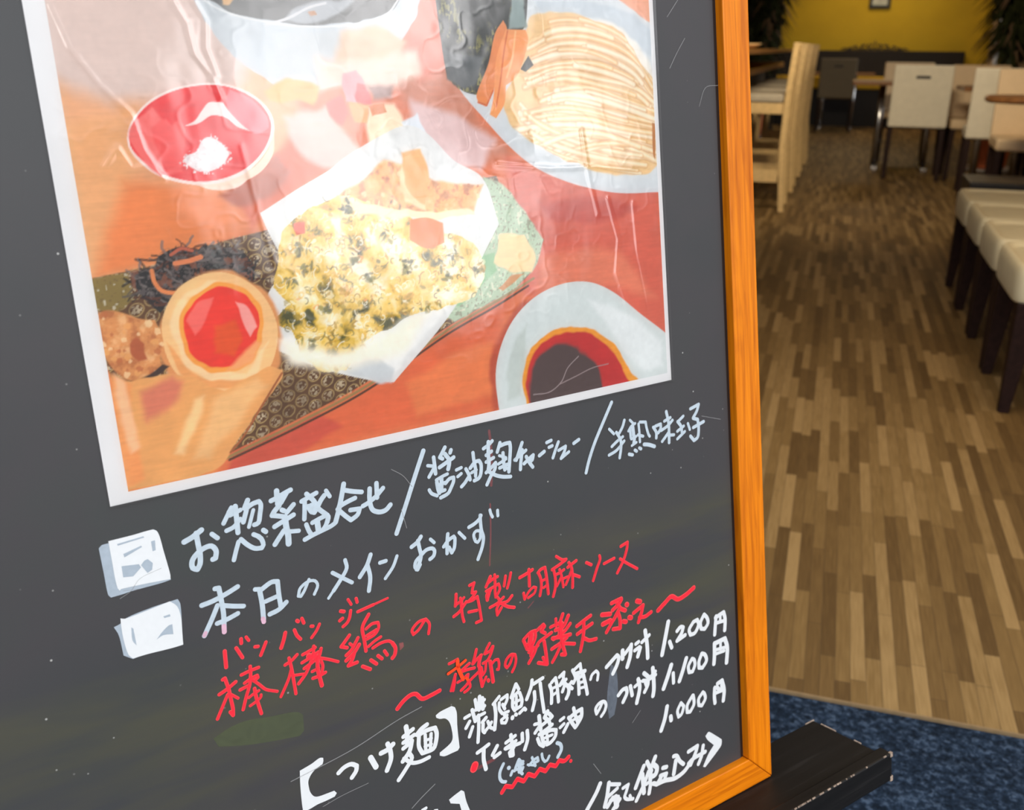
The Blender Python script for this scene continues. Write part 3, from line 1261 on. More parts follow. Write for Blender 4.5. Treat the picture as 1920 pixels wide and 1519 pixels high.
35:-2392 915 -2398 855
25:-2397 856 -2375 825
23:-2307 871 -2258 898 -2225 903 -2221 872 -2246 871
23:-2275 924 -2251 843
19:-2320 881 -2257 849
23:-2183 917 -2178 873 -2160 842 -2139 844 -2117 872
30:-2030 950 -2000 925 -1995 880 -2034 829
@L9 red
63:-2792 1042 -2779 1066
37:-2570 748 -2532 785 -2475 754 -2423 801 -2367 758 -2322 800 -2265 758 -2213 798 -2161 759 -2116 795 -2062 762 -2024 796 -1976 771 -1933 790
30:-1915 746 -1913 743
@L9s redfaint
27:-2753 1031 -2682 1038 -2611 1046
@L10 white
39:-1641 425 -1686 360 -1796 244 -1827 208
38:-1552 394 -1577 291 -1611 201
33:-1552 381 -1443 334
33:-1577 271 -1470 308
38:-1523 244 -1584 187
38:-1547 229 -1468 227
38:-1453 199 -1530 134
51:-1494 237 -1489 151
31:-1410 285 -1353 294 -1381 235 -1399 199 -1378 168 -1313 143
28:-1343 187 -1336 165
39:-1175 394 -1278 230
42:-1196 322 -1191 148
36:-1278 110 -1176 241 -1128 323
39:-1136 414 -1094 312
40:-1043 424 -1088 353
44:-1061 354 -1032 314 -1052 263 -1103 256
40:-1101 312 -1114 246
32:-1158 213 -1109 226
37:-1111 198 -1135 116
40:-1082 188 -1041 163 -995 208
39:-966 288 -927 280
37:-999 227 -932 219 -951 184
41:-1048 166 -952 161 -837 135 -736 152 -671 192
37:-840 347 -806 338 -774 274 -733 228
41:-818 298 -850 181
38:-668 322 -562 335 -579 292 -651 187 -675 210 -620 233 -474 242
38:-494 310 -518 222 -559 158
@L11 white
25:-3246 898 -3215 902
17:-3150 854 -3128 848
@scratch scratch
9:-348 6247 -437 6138 -515 6029
9:-402 6523 -518 6398
12:-4164 1522 -3714 1575 -3356 1659 -3160 1689
8:-3972 1250 -3832 1271 -3629 1282
13:-3324 950 -3240 999 -3123 1057
8:-3190 3455 -3109 3391 -3050 3301
8:-3148 3161 -3124 3021
6:-5006 3077 -4941 3105 -4880 3164 -4752 3194
8:-341 3273 -130 3204
8:-1269 832 -1177 909
10:-1696 630 -1628 514
5:-4984 3118 -4890 3103
7:-227 5741 -151 5880 -16 5898
@redscratch redfaint
21:-2396 3561 -2393 3454 -2402 3277 -2419 3161
13:-2442 3025 -2460 2807 -2493 2569
9:-2194 2142 -2141 2178
@pinktip pink
31:-4441 2720 -4444 2683
30:-4193 2691 -4190 2670
25:-4557 2713 -4566 2698
"""
POLY = """
@sq1back pale2
-5072 3405 -5054 3420 -5020 3421 -4754 3436 -4738 3418 -4707 3107 -4760 3102 -4940 3102 -4985 3098 -5054 3097 -5066 3116 -5069 3268
@sq1 white
-5015 3434 -4882 3435 -4760 3439 -4743 3426 -4732 3392 -4723 3303 -4706 3135 -4710 3112 -4879 3126 -4992 3132 -5000 3124 -5009 3141 -5014 3211 -5014 3307
@sq1gap pale2
-4839 3265 -4819 3270 -4794 3238 -4804 3199 -4832 3186 -4861 3243
-4784 3371 -4761 3372 -4766 3311 -4784 3309
-4968 3267 -4872 3253 -4863 3230 -4914 3189 -4969 3198
-4947 3337 -4843 3360 -4838 3351 -4944 3315
-4971 3405 -4822 3413 -4817 3404 -4969 3394
@sq2back pale2
-5067 2915 -5031 2924 -4990 2949 -4839 2969 -4687 2976 -4676 2940 -4689 2785 -4698 2685 -4854 2702 -4993 2688 -5041 2726 -5048 2859
@sq2 white
-5023 2957 -4996 2947 -4840 2963 -4734 2976 -4697 2932 -4685 2856 -4691 2771 -4698 2682 -4765 2682 -4908 2691 -4992 2691 -5013 2720 -5025 2802 -5027 2894
@sq2gap pale2
-4762 2830 -4742 2831 -4745 2767 -4803 2779 -4845 2764 -4806 2801
-4973 2884 -4963 2874 -4961 2766 -4978 2801
-4785 2895 -4746 2897 -4745 2882 -4781 2883
@br white
-4094 1571 -4009 1587 -3948 1606 -3924 1597 -3925 1574 -3934 1554 -4000 1531 -4044 1480 -4048 1420 -4041 1382 -4020 1347 -3992 1335 -3934 1331 -3878 1329 -3862 1305 -3880 1285 -3940 1281 -4008 1280 -4060 1271 -4110 1270 -4111 1325 -4105 1462
-3056 1580 -3021 1594 -2922 1604 -2895 1584 -2885 1538 -2892 1428 -2891 1257 -2907 1240 -2962 1239 -3021 1239 -3058 1259 -3056 1282 -2963 1320 -2940 1353 -2941 1429 -2954 1490 -2984 1528 -3027 1541 -3054 1561
-3022 884 -2970 901 -2914 916 -2891 895 -2880 805 -2850 694 -2925 727 -2939 813 -2978 832 -3012 849
@br2 white
-427 414 -413 412 -331 341 -267 281 -265 258 -275 223 -300 202 -380 150 -478 90 -506 106 -434 203 -364 263 -436 341 -460 388
@smear smearb
-1450 1425 -1400 1360 -1399 1147 -1447 973 -1504 956 -1511 1140
@green smearg
-4397 2052 -4259 2026 -4064 1989 -4020 1953 -4028 1840 -4061 1814 -4283 1856 -4437 1895 -4586 1947 -4610 2012 -4503 2044
@pinksm smearp
-3277 2216 -3244 2213 -3243 2181 -3275 2160
"""
PAINT = """
p|236,182,135|119|-4922 6384 -3648 6423 -3530 5817 -3708 5511 -4661 4793 -4941 4829
p|226,205,196|142|-4955 6487 -4010 6526 -3791 6094 -3912 5916 -4464 5867 -4788 5929 -4924 6066
p|240,186,132|115|-4895 5766 -4530 5812 -4555 5467 -4442 5253 -4415 5039 -4867 4938
p|238,150,88|122|-4617 5442 -4054 5376 -3809 5266 -3830 5109 -4488 4955 -4840 4935
p|224,112,66|81|-4022 5374 -3703 5542 -3551 5661 -3292 5490 -3817 5203 -3929 5118
p|214,140,108|93|-2881 5966 -2607 6162 -2469 6328 -2388 5961 -2246 5718 -2011 5461 -2275 5438 -2664 5662
p|226,130,100|108|-2690 6453 -2447 6525 -2417 6063 -2669 5964 -2762 6161
p|222,112,88|111|-2059 5427 -1377 5221 -682 5157 -663 4624 -679 3950 -1194 4356 -1630 4567 -1927 4448 -2094 4621
p|206,92,76|70|-1817 5119 -1236 5115 -881 5010 -1302 4926 -1734 5000
p|232,140,108|111|-1852 4746 -1166 4715 -768 4302 -1437 4506 -1923 4486
p|228,118,72|94|-3246 4069 -2605 4350 -1981 4608 -2213 4333 -2319 3734 -3289 3716 -4200 3682 -4365 3685
p|236,140,84|71|-3015 4011 -2583 4161 -2295 4193 -2334 3814 -2961 3780
p|216,96,72|48|-4218 3788 -3640 3929 -3507 3814 -3815 3701 -4301 3671
p|238,160,92|93|-4855 4394 -4590 4286 -4240 4093 -4365 3685 -4896 3678
p|206,212,216|13|-4090 6494 -4078 6410 -4049 6325 -4005 6245 -3940 6159 -3843 6065 -3711 5968 -3570 5905 -3379 5914 -3082 6000 -2880 6128 -2711 6275 -2562 6553
p|206,210,212|33|-3540 6246 -3194 6252 -2977 6255 -3179 6095 -3510 5972 -3665 6064
p|96,96,94|10|-4044 6496 -4011 6412 -3940 6374 -3820 6336 -3663 6310 -3467 6290 -3224 6295 -3005 6327 -2869 6377 -2785 6450 -2747 6546
l|236,238,238|10|-4048 6428 -3941 6365 -3822 6327 -3665 6301 -3468 6281 -3226 6285 -3006 6317 -2859 6371 -2782 6450
p|178,182,186|26|-3565 6306 -3454 6387 -3313 6421 -3061 6457 -3179 6376 -3327 6311
l|226,226,228|13|-3667 6286 -3529 6325 -3386 6389 -3279 6416
p|196,140,90|6|-3403 6364 -3354 6371 -3343 6347 -3385 6340
p|222,176,110|12|-3917 6429 -3838 6432 -3875 6393 -3914 6386
p|244,186,104|26|-3737 5898 -3646 5958 -3510 5972 -3378 5924 -3442 5831 -3577 5849 -3694 5852
p|226,196,165|55|-3194 6252 -2899 6288 -2759 6193 -2850 6063 -3045 6000 -3294 6033
p|238,214,198|75|-3390 6095 -3034 6089 -2686 6155 -2665 5997 -2945 5908 -3235 5938 -3380 5908
p|240,168,172|17|-3225 6017 -3133 6032 -3055 5919 -3069 5806 -3213 5826
p|224,96,92|14|-3117 5952 -3061 5935 -3038 5757 -3116 5727 -3146 5840
p|170,130,120|49|-3053 5935 -2865 5940 -2895 5852 -3028 5838
p|234,200,190|60|-3623 5757 -3357 5813 -3267 5683 -3109 5481 -3300 5426 -3504 5501 -3607 5632
p|206,100,80|27|-3355 5829 -3243 5874 -3203 5761 -3264 5709 -3346 5765
p|250,232,202|36|-3069 5806 -2880 5819 -2813 5667 -2699 5357 -2642 5145 -2884 5129 -3009 5376 -3093 5612
p|244,172,92|17|-3195 5825 -3068 5813 -3081 5709 -3173 5712
p|226,140,70|10|-3069 5806 -2948 5817 -2947 5764 -3040 5741
p|230,200,198|67|-2762 5833 -2453 5741 -2133 5566 -2283 5368 -2607 5455 -2782 5666
p|228,234,240|18|-2847 5702 -2732 5759 -2669 5612 -2615 5456 -2727 5461 -2810 5594
p|108,74,44|7|-4863 4931 -4485 4973 -4099 5064 -3814 5108 -3101 5247 -2157 5325 -2051 5063 -1800 4854 -1982 4600 -2647 4349 -3283 4076 -3785 3922 -4250 3795 -4407 3729 -4607 3774 -4855 4394
t|plate||-4863 4931 -4485 4973 -4099 5064 -3814 5108 -3101 5247 -2157 5325 -2051 5063 -1800 4854 -1982 4600 -2647 4349 -3283 4076 -3785 3922 -4250 3795 -4407 3729 -4607 3774 -4855 4394
p|188,208,180|20|-2265 5331 -2119 5269 -1877 4974 -1800 4854 -1983 4593 -2603 4365 -2680 4434 -2321 4794 -2190 5001
t|speck||-2265 5331 -2119 5269 -1877 4974 -1800 4854 -1983 4593 -2603 4365 -2680 4434 -2321 4794 -2190 5001
p|150,196,150|20|-2321 4794 -2231 4821 -2222 4691 -2459 4515 -2549 4472 -2585 4531
p|246,222,172|21|-2175 4934 -1953 4906 -1897 4758 -1927 4640 -2091 4658 -2238 4748
p|214,150,84|12|-1979 4626 -2098 4583 -2193 4538 -2235 4562 -2093 4639
l|168,138,84|18|-1913 4592 -2244 4469 -2650 4327 -3286 4051 -3788 3898 -4253 3775 -4340 3747
l|92,58,38|15|-1964 4545 -2248 4436 -2653 4298 -3290 4023 -3792 3871 -4256 3755
p|232,233,232|5|-3860 5207 -3613 5329 -3378 5436 -3292 5490 -3057 5604 -2818 5684 -2668 5629 -2485 5449 -2267 5314 -2168 4999 -2593 4459 -3100 4037 -3282 4086 -3602 4218 -3880 4381 -3888 4696 -3727 4873 -3806 5043
p|244,244,242|43|-3857 4427 -3562 4519 -2965 4437 -2585 4531 -3085 4096 -3458 4194
p|216,220,222|29|-3458 4194 -3222 4261 -3081 4131 -3112 4042 -3282 4086
p|248,190,112|29|-3471 5215 -3161 5368 -2997 5475 -2848 5434 -2699 5357 -2460 5290 -2271 5278 -2376 5089 -2730 5082 -3111 5164
t|fry||-3471 5215 -3161 5368 -2997 5475 -2848 5434 -2699 5357 -2460 5290 -2271 5278 -2376 5089 -2730 5082 -3111 5164
p|250,226,180|22|-2910 5403 -2782 5498 -2706 5289 -2724 5134 -2876 5197
p|246,186,104|18|-2877 5519 -2719 5529 -2675 5356 -2720 5168 -2837 5256
t|temp||-3794 4880 -3723 5100 -3617 5171 -3468 5241 -3283 5277 -3107 5197 -2886 5112 -2738 5013 -2497 4956 -2339 4832 -2320 4683 -2416 4510 -2633 4483 -2882 4461 -3048 4413 -3251 4336 -3421 4188 -3604 4201 -3714 4321 -3763 4480 -3866 4561 -3758 4646 -3839 4755
p|250,238,200|18|-3269 5243 -3033 5182 -2725 5124 -2394 5119 -2356 5080 -2731 5075 -3040 5125 -3259 5176
p|236,144,66|9|-2857 5086 -2729 5089 -2612 5044 -2614 4913 -2752 4888 -2873 4955
p|230,110,80|10|-3665 5127 -3587 5136 -3589 5071 -3650 5061
p|150,128,66|17|-4863 4931 -4666 4945 -4661 4793 -4775 4717 -4868 4760
t|speck||-4863 4931 -4666 4945 -4661 4793 -4775 4717 -4868 4760
p|44,42,42|9|-4653 4937 -4517 4959 -4484 5016 -4351 5057 -4263 5024 -4210 5065 -4185 5022 -4041 5018 -3955 4936 -3941 4848 -3980 4756 -4066 4846 -4219 4895 -4369 4834 -4485 4734 -4528 4690 -4603 4786 -4649 4868
p|88,88,86|19|-4217 5019 -4076 5005 -3993 4902 -4127 4869 -4246 4929
t|dark||-4653 4937 -4517 4959 -4484 5016 -4351 5057 -4263 5024 -4210 5065 -4185 5022 -4041 5018 -3955 4936 -3941 4848 -3980 4756 -4066 4846 -4219 4895 -4369 4834 -4485 4734 -4528 4690 -4603 4786 -4649 4868
l|240,150,90|24|-4538 4937 -4531 4869 -4494 4815 -4391 4790
l|243,150,98|28|-4402 4964 -4318 4971 -4250 4986
l|206,110,80|18|-4418 5015 -4353 5045 -4294 5027
p|226,160,100|26|-4564 4534 -4456 4767 -4251 4892 -4062 4877 -3884 4728 -3814 4488 -3901 4233 -4067 4145 -4265 4147 -4447 4213 -4551 4343
p|246,206,148|5|-4530 4622 -4487 4725 -4402 4823 -4285 4877 -4157 4888 -4034 4842 -3917 4732 -3851 4566 -3857 4427 -3930 4272 -4061 4187 -4227 4180 -4382 4224 -4491 4333 -4536 4482
p|250,222,176|25|-4479 4615 -4396 4760 -4226 4849 -4073 4799 -4365 4756 -4418 4512 -4333 4339 -4083 4264 -3966 4378 -3907 4435 -4018 4253 -4221 4222 -4426 4354
p|240,176,110|19|-4517 4527 -4486 4364 -4364 4240 -4193 4191 -4040 4217 -4218 4248 -4371 4297 -4462 4423
p|248,176,78|13|-4432 4561 -4397 4691 -4300 4779 -4166 4826 -4035 4785 -3940 4683 -3925 4553 -3959 4426 -4049 4318 -4211 4292 -4348 4347 -4418 4448
p|238,66,50|10|-4406 4567 -4375 4673 -4287 4756 -4170 4798 -4062 4763 -3975 4674 -3954 4561 -3988 4441 -4071 4348 -4207 4318 -4329 4370 -4394 4460
p|232,94,38|32|-4234 4580 -4102 4594 -4072 4460 -4134 4371 -4259 4407
p|250,176,168|13|-4086 4705 -4012 4647 -3971 4537 -4019 4485 -4056 4571
p|244,120,110|16|-4378 4632 -4309 4717 -4211 4736 -4276 4618 -4352 4534
p|250,180,120|33|-4139 4339 -3990 4447 -3959 4426 -4041 4323 -4194 4296
p|226,160,98|9|-4884 4732 -4799 4745 -4704 4708 -4644 4675 -4563 4658 -4535 4529 -4567 4440 -4561 4376 -4647 4312 -4762 4341 -4836 4422 -4879 4551
t|fry||-4884 4732 -4799 4745 -4704 4708 -4644 4675 -4563 4658 -4535 4529 -4567 4440 -4561 4376 -4647 4312 -4762 4341 -4836 4422 -4879 4551
p|190,104,62|12|-4721 4542 -4672 4575 -4637 4529 -4650 4447 -4694 4430 -4722 4480
p|70,52,44|12|-4698 4330 -4573 4397 -4539 4379 -4614 4328 -4679 4302
p|238,180,112|10|-4837 4329 -4492 4327 -4228 4174 -3947 4275 -3852 4259 -3854 4192 -4092 3965 -4213 3821 -4378 3708 -4880 3700
p|224,138,108|62|-4692 4257 -4524 4322 -4453 4278 -4515 4177 -4697 4084
p|250,216,160|44|-4405 4157 -4343 4162 -4411 4028 -4532 3856 -4577 3865 -4493 4011
p|244,200,140|65|-4299 4137 -4022 4220 -3960 4176 -4194 3951 -4382 3790 -4475 3810
l|176,104,60|13|-3857 4226 -4013 4044 -4155 3876 -4243 3800
p|244,170,104|36|-4855 4394 -4737 4312 -4775 4067 -4765 3744 -4876 3706
p|250,205,160|36|-4835 4391 -4780 4319 -4765 4129 -4771 3939 -4814 3916 -4833 4110
p|196,104,70|51|-3885 5428 -3703 5542 -3632 5444 -3733 5324 -3974 5263 -4094 5318
p|246,228,212|6|-4279 5436 -3912 5466 -3867 5442 -3965 5371 -4082 5357 -4164 5374
p|246,224,204|6|-4326 5424 -4176 5400 -4018 5405 -3880 5465 -3768 5561 -3704 5683 -3733 5544 -3834 5440 -3988 5388 -4148 5383
p|250,238,232|5|-4559 5664 -4533 5741 -4479 5811 -4390 5880 -4264 5933 -4124 5957 -4001 5959 -3879 5927 -3775 5865 -3713 5785 -3702 5698 -3746 5600 -3824 5511 -3932 5440 -4066 5402 -4193 5395 -4326 5421 -4438 5472 -4519 5550 -4553 5609
p|238,58,62|5|-4547 5667 -4522 5737 -4468 5805 -4383 5869 -4260 5921 -4126 5946 -4002 5947 -3887 5916 -3789 5857 -3731 5779 -3722 5699 -3761 5607 -3836 5524 -3939 5459 -4070 5420 -4190 5413 -4318 5438 -4427 5486 -4506 5561 -4541 5615
p|248,124,120|20|-4537 5640 -4507 5740 -4398 5829 -4342 5749 -4405 5459 -4475 5515
p|246,100,98|21|-4414 5722 -4300 5791 -4236 5716 -4271 5486 -4374 5463 -4392 5576
p|250,134,144|13|-3958 5929 -3828 5879 -3738 5776 -3730 5714 -3821 5653 -3908 5720 -3973 5827
p|236,54,58|12|-4380 5851 -4221 5921 -4112 5937 -4137 5831 -4238 5804 -4309 5733
p|246,238,234|4|-4229 5728 -4170 5755 -4115 5816 -4079 5851 -4047 5856 -3992 5849 -3961 5797 -3912 5738 -3855 5685 -3926 5712 -3982 5762 -4027 5778 -4074 5779 -4131 5748 -4173 5732
p|240,236,236|6|-4270 5534 -4244 5563 -4186 5584 -4147 5642 -4107 5661 -4059 5644 -4010 5594 -3996 5557 -4042 5504 -4110 5471 -4178 5469 -4238 5503
t|salt||-4295 5526 -4241 5583 -4177 5601 -4150 5660 -4089 5675 -4040 5649 -3991 5593 -3979 5540 -4038 5483 -4112 5453 -4199 5458 -4256 5486
p|198,92,62|50|-2345 3700 -2349 3972 -2247 4224 -2045 4425 -1927 4448 -2139 4169 -2252 3721
p|220,227,226|7|-2299 3707 -2300 3964 -2230 4164 -2100 4336 -1902 4464 -1658 4524 -1412 4507 -1190 4404 -939 4207 -643 3979 -347 3679 -256 3165 -1542 3253 -2265 3367
p|234,238,238|57|-1447 4388 -1046 4213 -735 3958 -750 3745 -970 3782 -1216 4072
p|206,214,210|42|-2207 3948 -2116 4166 -2014 4267 -2032 4075 -2108 3774 -2226 3756
p|240,166,52|14|-2073 3704 -2075 3925 -2016 4053 -1918 4136 -1721 4198 -1515 4176 -1334 4097 -1201 3987 -1101 3837 -993 3692 -904 3534 -921 3298 -1539 3295 -2073 3407
p|204,52,50|23|-2052 3724 -2043 3920 -1985 4036 -1893 4105 -1705 4160 -1518 4141 -1362 4065 -1250 3965 -1156 3821 -1069 3692 -997 3551 -1014 3316 -1539 3295 -2026 3397
p|92,72,70|36|-2037 3681 -2006 3914 -1950 4003 -1850 4055 -1692 4078 -1553 4021 -1435 3920 -1373 3807 -1355 3637 -1426 3399 -1972 3467
l|176,158,158|7|-1992 3753 -1849 3747 -1736 3804 -1669 3898 -1563 3969
l|170,150,150|7|-1747 3790 -1595 3824 -1440 3860 -1284 3867
p|220,225,228|8|-2429 5962 -2357 5859 -2225 5717 -2048 5534 -1882 5400 -1707 5306 -1428 5209 -1081 5136 -657 5115 -556 6631 -1901 6579 -2231 5863
p|240,176,140|17|-1116 6609 -677 6626 -669 6357 -855 6442
p|206,214,220|34|-1734 6482 -1175 6481 -832 6398 -674 6289 -666 6099 -895 6248 -1280 6388 -1697 6407
p|244,240,232|43|-1469 6384 -1087 6356 -797 6174 -674 5983 -685 5829 -909 6061 -1289 6280
p|240,206,150|21|-1856 6237 -1744 6378 -1467 6412 -1233 6371 -993 6284 -828 6098 -659 5887 -687 5318 -863 5256 -1221 5300 -1556 5402 -1824 5532 -2013 5669 -2042 5818 -1934 6027
t|noodle||-1856 6237 -1744 6378 -1467 6412 -1233 6371 -993 6284 -828 6098 -659 5887 -687 5318 -863 5256 -1221 5300 -1556 5402 -1824 5532 -2013 5669 -2042 5818 -1934 6027
p|196,128,60|9|-719 5635 -688 5626 -706 5358 -725 5399
p|38,42,34|8|-2515 6555 -1769 6584 -1816 6324 -1866 6264 -1997 6269 -2079 6097 -2211 5856 -2354 5886 -2476 5975 -2495 6163
t|nori||-2515 6555 -1769 6584 -1816 6324 -1866 6264 -1997 6269 -2079 6097 -2211 5856 -2354 5886 -2476 5975 -2495 6163
p|88,94,96|30|-2479 6163 -2328 6130 -2184 6114 -2242 5960 -2352 5910 -2476 5975
p|150,168,166|23|-1908 6511 -1811 6514 -1813 6307 -1951 6291
p|52,54,48|8|-1814 6115 -1775 6055 -1847 6009 -1889 6027
p|234,148,78|8|-1998 6345 -1973 6287 -2036 6097 -2122 5889 -2196 5786 -2253 5815 -2261 5864 -2147 6062 -2071 6261
p|244,168,98|8|-1982 6287 -1820 6286 -1804 6223 -1889 6027 -1954 5957 -2018 5923 -2044 5800 -2119 5707 -2168 5733 -2125 5854 -2079 6097
l|222,124,58|12|-1970 6277 -2015 6131 -2058 5958 -2111 5784
l|250,196,134|16|-1905 6271 -1949 6097 -2005 5975
l|214,110,52|12|-2253 5815 -2187 5793 -2126 5889
p|252,246,232|93|-3823 4422 -3586 4335 -3293 4308 -2965 4437 -2802 4451 -2990 4225 -3458 4194 -3807 4285
"""


def smooth_path(p, closed=False, thr=62.0, step=0.0012):
    """Catmull-Rom through the points, keeping sharp corners sharp"""
    p = [np.array(q, float) for q in p]
    n = len(p)
    if n < 3:
        return p
    out = []
    last = n if closed else n - 1

    def corner(i):
        if not closed and (i == 0 or i == n - 1):
            return True
        a, bq, c = p[(i - 1) % n], p[i % n], p[(i + 1) % n]
        u, w = bq - a, c - bq
        lu, lw = np.linalg.norm(u), np.linalg.norm(w)
        if lu < 1e-9 or lw < 1e-9:
            return True
        return math.degrees(math.acos(max(-1, min(1, float(u @ w) / lu / lw)))) > thr
    for i in range(last):
        p1, p2 = p[i], p[(i + 1) % n]
        p0 = p1 - (p2 - p1) if corner(i) else p[(i - 1) % n]
        p3 = p2 + (p2 - p1) if corner((i + 1) % n) else p[(i + 2) % n]
        d = np.linalg.norm(p2 - p1)
        k = max(1, min(10, int(d / step)))
        l1, l2, l0 = d, np.linalg.norm(p3 - p2), np.linalg.norm(p1 - p0)
        m1 = (p2 - p0) * (d / max(1e-9, l0 + d))
        m2 = (p3 - p1) * (d / max(1e-9, l2 + d))
        for j in range(k):
            t = j / k
            out.append((2 * t ** 3 - 3 * t * t + 1) * p1 + (t ** 3 - 2 * t * t + t) * m1 + (-2 * t ** 3 + 3 * t * t) * p2 + (t ** 3 - t * t) * m2)
    if not closed:
        out.append(p[-1])
    return out


def ribbon(m, path, w, z, mi=0):
    """one flat brush stroke with round ends; sharp turns start a new strip a hair higher"""
    r = w / 2
    pts = [path[0]]
    for q in path[1:]:
        if np.linalg.norm(q - pts[-1]) > 1e-6:
            pts.append(q)
    if len(pts) == 1:
        pts.append(pts[0] + np.array([1e-5, 0]))
    strips = [[pts[0]]]
    for k in range(1, len(pts)):
        strips[-1].append(pts[k])
        if k < len(pts) - 1:
            u, v = pts[k] - pts[k - 1], pts[k + 1] - pts[k]
            c = float(u @ v) / (np.linalg.norm(u) * np.linalg.norm(v))
            if c < 0.72:
                strips.append([pts[k]])
    for s, st_ in enumerate(strips):
        zz = z + s * 1.6e-5
        n = len(st_)
        left, right = [], []
        for k in range(n):
            d = st_[min(k + 1, n - 1)] - st_[max(k - 1, 0)]
            d = d / np.linalg.norm(d)
            nx, ny = -d[1] * r, d[0] * r
            left.append((st_[k][0] + nx, st_[k][1] + ny, zz))
            right.append((st_[k][0] - nx, st_[k][1] - ny, zz))
        base = len(m.v)
        m.v += left + right
        for k in range(n - 1):
            m.f.append((base + n + k, base + n + k + 1, base + k + 1, base + k))
            m.mi.append(mi)
        for end, sgn in ((0, -1), (n - 1, 1)):
            d = st_[min(1, n - 1)] - st_[0] if end == 0 else st_[-1] - st_[-2]
            a0 = math.atan2(d[1], d[0])
            cap = []
            for q in range(9):
                a = a0 - math.pi / 2 + math.pi * q / 8 + (math.pi if sgn < 0 else 0)
                cap.append((st_[end][0] + r * math.cos(a), st_[end][1] + r * math.sin(a), zz))
            m.poly(cap, mi)


TEXT_LABEL = {
    'L1': 'bluish white handwriting, お惣菜盛合せ and two slashes, first line under the photo',
    'L2': 'bluish white handwriting 本日のメインおかず, second line',
    'L3': 'red handwriting with small reading marks, 棒棒鶏の特製胡麻ソース',
    'L4': 'red handwriting 季節の野菜天添え between two waves',
    'L4o': 'orange overwritten strokes',
    'L5': 'white handwriting つけ麺 between lenticular brackets',
    'L5b': 'white handwriting 濃厚魚介豚骨のつけ汁',
    'L5p': 'white handwritten price 1,200円',
    'L6': 'white handwriting たまり醤油のつけ汁',
    'L6p': 'white handwritten price 1,100円',
    'L7': 'white handwritten price 1,000円',
    'L8': 'small bluish handwriting 冷やし in brackets',
    'L9': 'red dot and wavy red underline',
    'L10': 'white handwriting 全て税込み at the lower right',
    'scratch': 'fine pale scratches',
}
cur = None
groups = []
for L in TEXT.strip().splitlines():
    if L.startswith('@'):
        nm, mt = L[1:].split()
        cur = (nm, mt, [])
        groups.append(cur)
    else:
        w, pts = L.split(':')
        v = [float(x) * 1e-4 for x in pts.split()]
        cur[2].append((float(w) * 1e-4, list(zip(v[::2], v[1::2]))))
for nm, mt, sts in groups:
    m = MB()
    k = 0
    for w, pts in sts:
        path = smooth_path(pts)
        w *= 0.55 if mt == 'scratch' else 1.06
        k += 1
        z = -REC + 0.00018 + (k % 14) * 2.1e-5
        if mt in ('scratch', 'redfaint', 'pink'):
            z = -REC + (0.0001 if mt == 'redfaint' else 0.0005) + k * 1.5e-6
            if mt == 'pink':
                w *= 1.03
        if mt == 'red':
            ribbon(m, path, w, z, 1)
            ribbon(m, path, w * 0.62, z + 0.00045, 0)
        elif mt == 'orange':
            ribbon(m, path, w, z + 0.0008, 0)
        else:
            ribbon(m, path, w, z, 0)
    mats = [INK['red'], INK['rededge']] if mt == 'red' else [INK[mt]]
    if mt in ('scratch', 'redfaint', 'pink') or nm in ('L11', 'L9', 'L4o'):
        for w, pts in sts:
            mm = MB()
            if mt == 'red':
                ribbon(mm, smooth_path(pts), w, -REC + 0.00025, 1)
                ribbon(mm, smooth_path(pts), w * 0.66, -REC + 0.0005, 0)
                mm.build('wavy_underline' if len(pts) > 3 else 'red_dot', [INK['red'], INK['rededge']], board, fix=False)
                continue
            ribbon(mm, smooth_path(pts), w * (0.55 if mt == 'scratch' else 1.0), -REC + (0.0001 if mt == 'redfaint' else 0.0011 if mt == 'orange' else 0.0005))
            mm.build('scratch' if mt == 'scratch' else 'handwriting' if mt == 'white' else 'ink_trace', INK[mt], board, fix=False)
        continue
    kind = ('ink_trace' if mt in ('redfaint', 'pink') else 'handwriting')
    o = m.build(kind, mats, board, fix=False)
    if nm in TEXT_LABEL and o is not None:
        o['label'] = TEXT_LABEL[nm]

PLAB = {'sq1back': 'upper white filled square beside the first line', 'sq2back': 'lower white filled square beside the second line',
        'br': 'white painted lenticular brackets', 'br2': 'white painted closing angle bracket'}
cur = None
pg = []
for L in POLY.strip().splitlines():
    if L.startswith('@'):
        nm, mt = L[1:].split()
        cur = (nm, mt, [])
        pg.append(cur)
    else:
        v = [float(x) * 1e-4 for x in L.split()]
        cur[2].append(list(zip(v[::2], v[1::2])))
lay = {'sq1back': 0.00018, 'sq1': 0.0003, 'sq1gap': 0.00042, 'sq2back': 0.00018, 'sq2': 0.0003, 'sq2gap': 0.00042}
squares = {}
nbr = 0
for nm, mt, pls in pg:
    z = -REC + lay.get(nm, 0.0002 if mt == 'white' else 0.00012)
    for i, pts in enumerate(pls):
        q = [(a[0], a[1], z + i * 2e-6) for a in smooth_path(pts, closed=True, thr=40)]
        if nm.startswith('sq'):
            m, mats = squares.setdefault(nm[:3], (MB(), []))
            if INK[mt] not in mats:
                mats.append(INK[mt])
            m.poly(q, mats.index(INK[mt]))
        else:
            m = MB()
            m.poly(q)
            m.build('painted_bracket' if nm.startswith('br') else 'ink_smear', INK[mt], board, fix=False)
for key, (m, mats) in squares.items():
    m.build('painted_square', mats, board, fix=False)['label'] = PLAB[key + 'back']

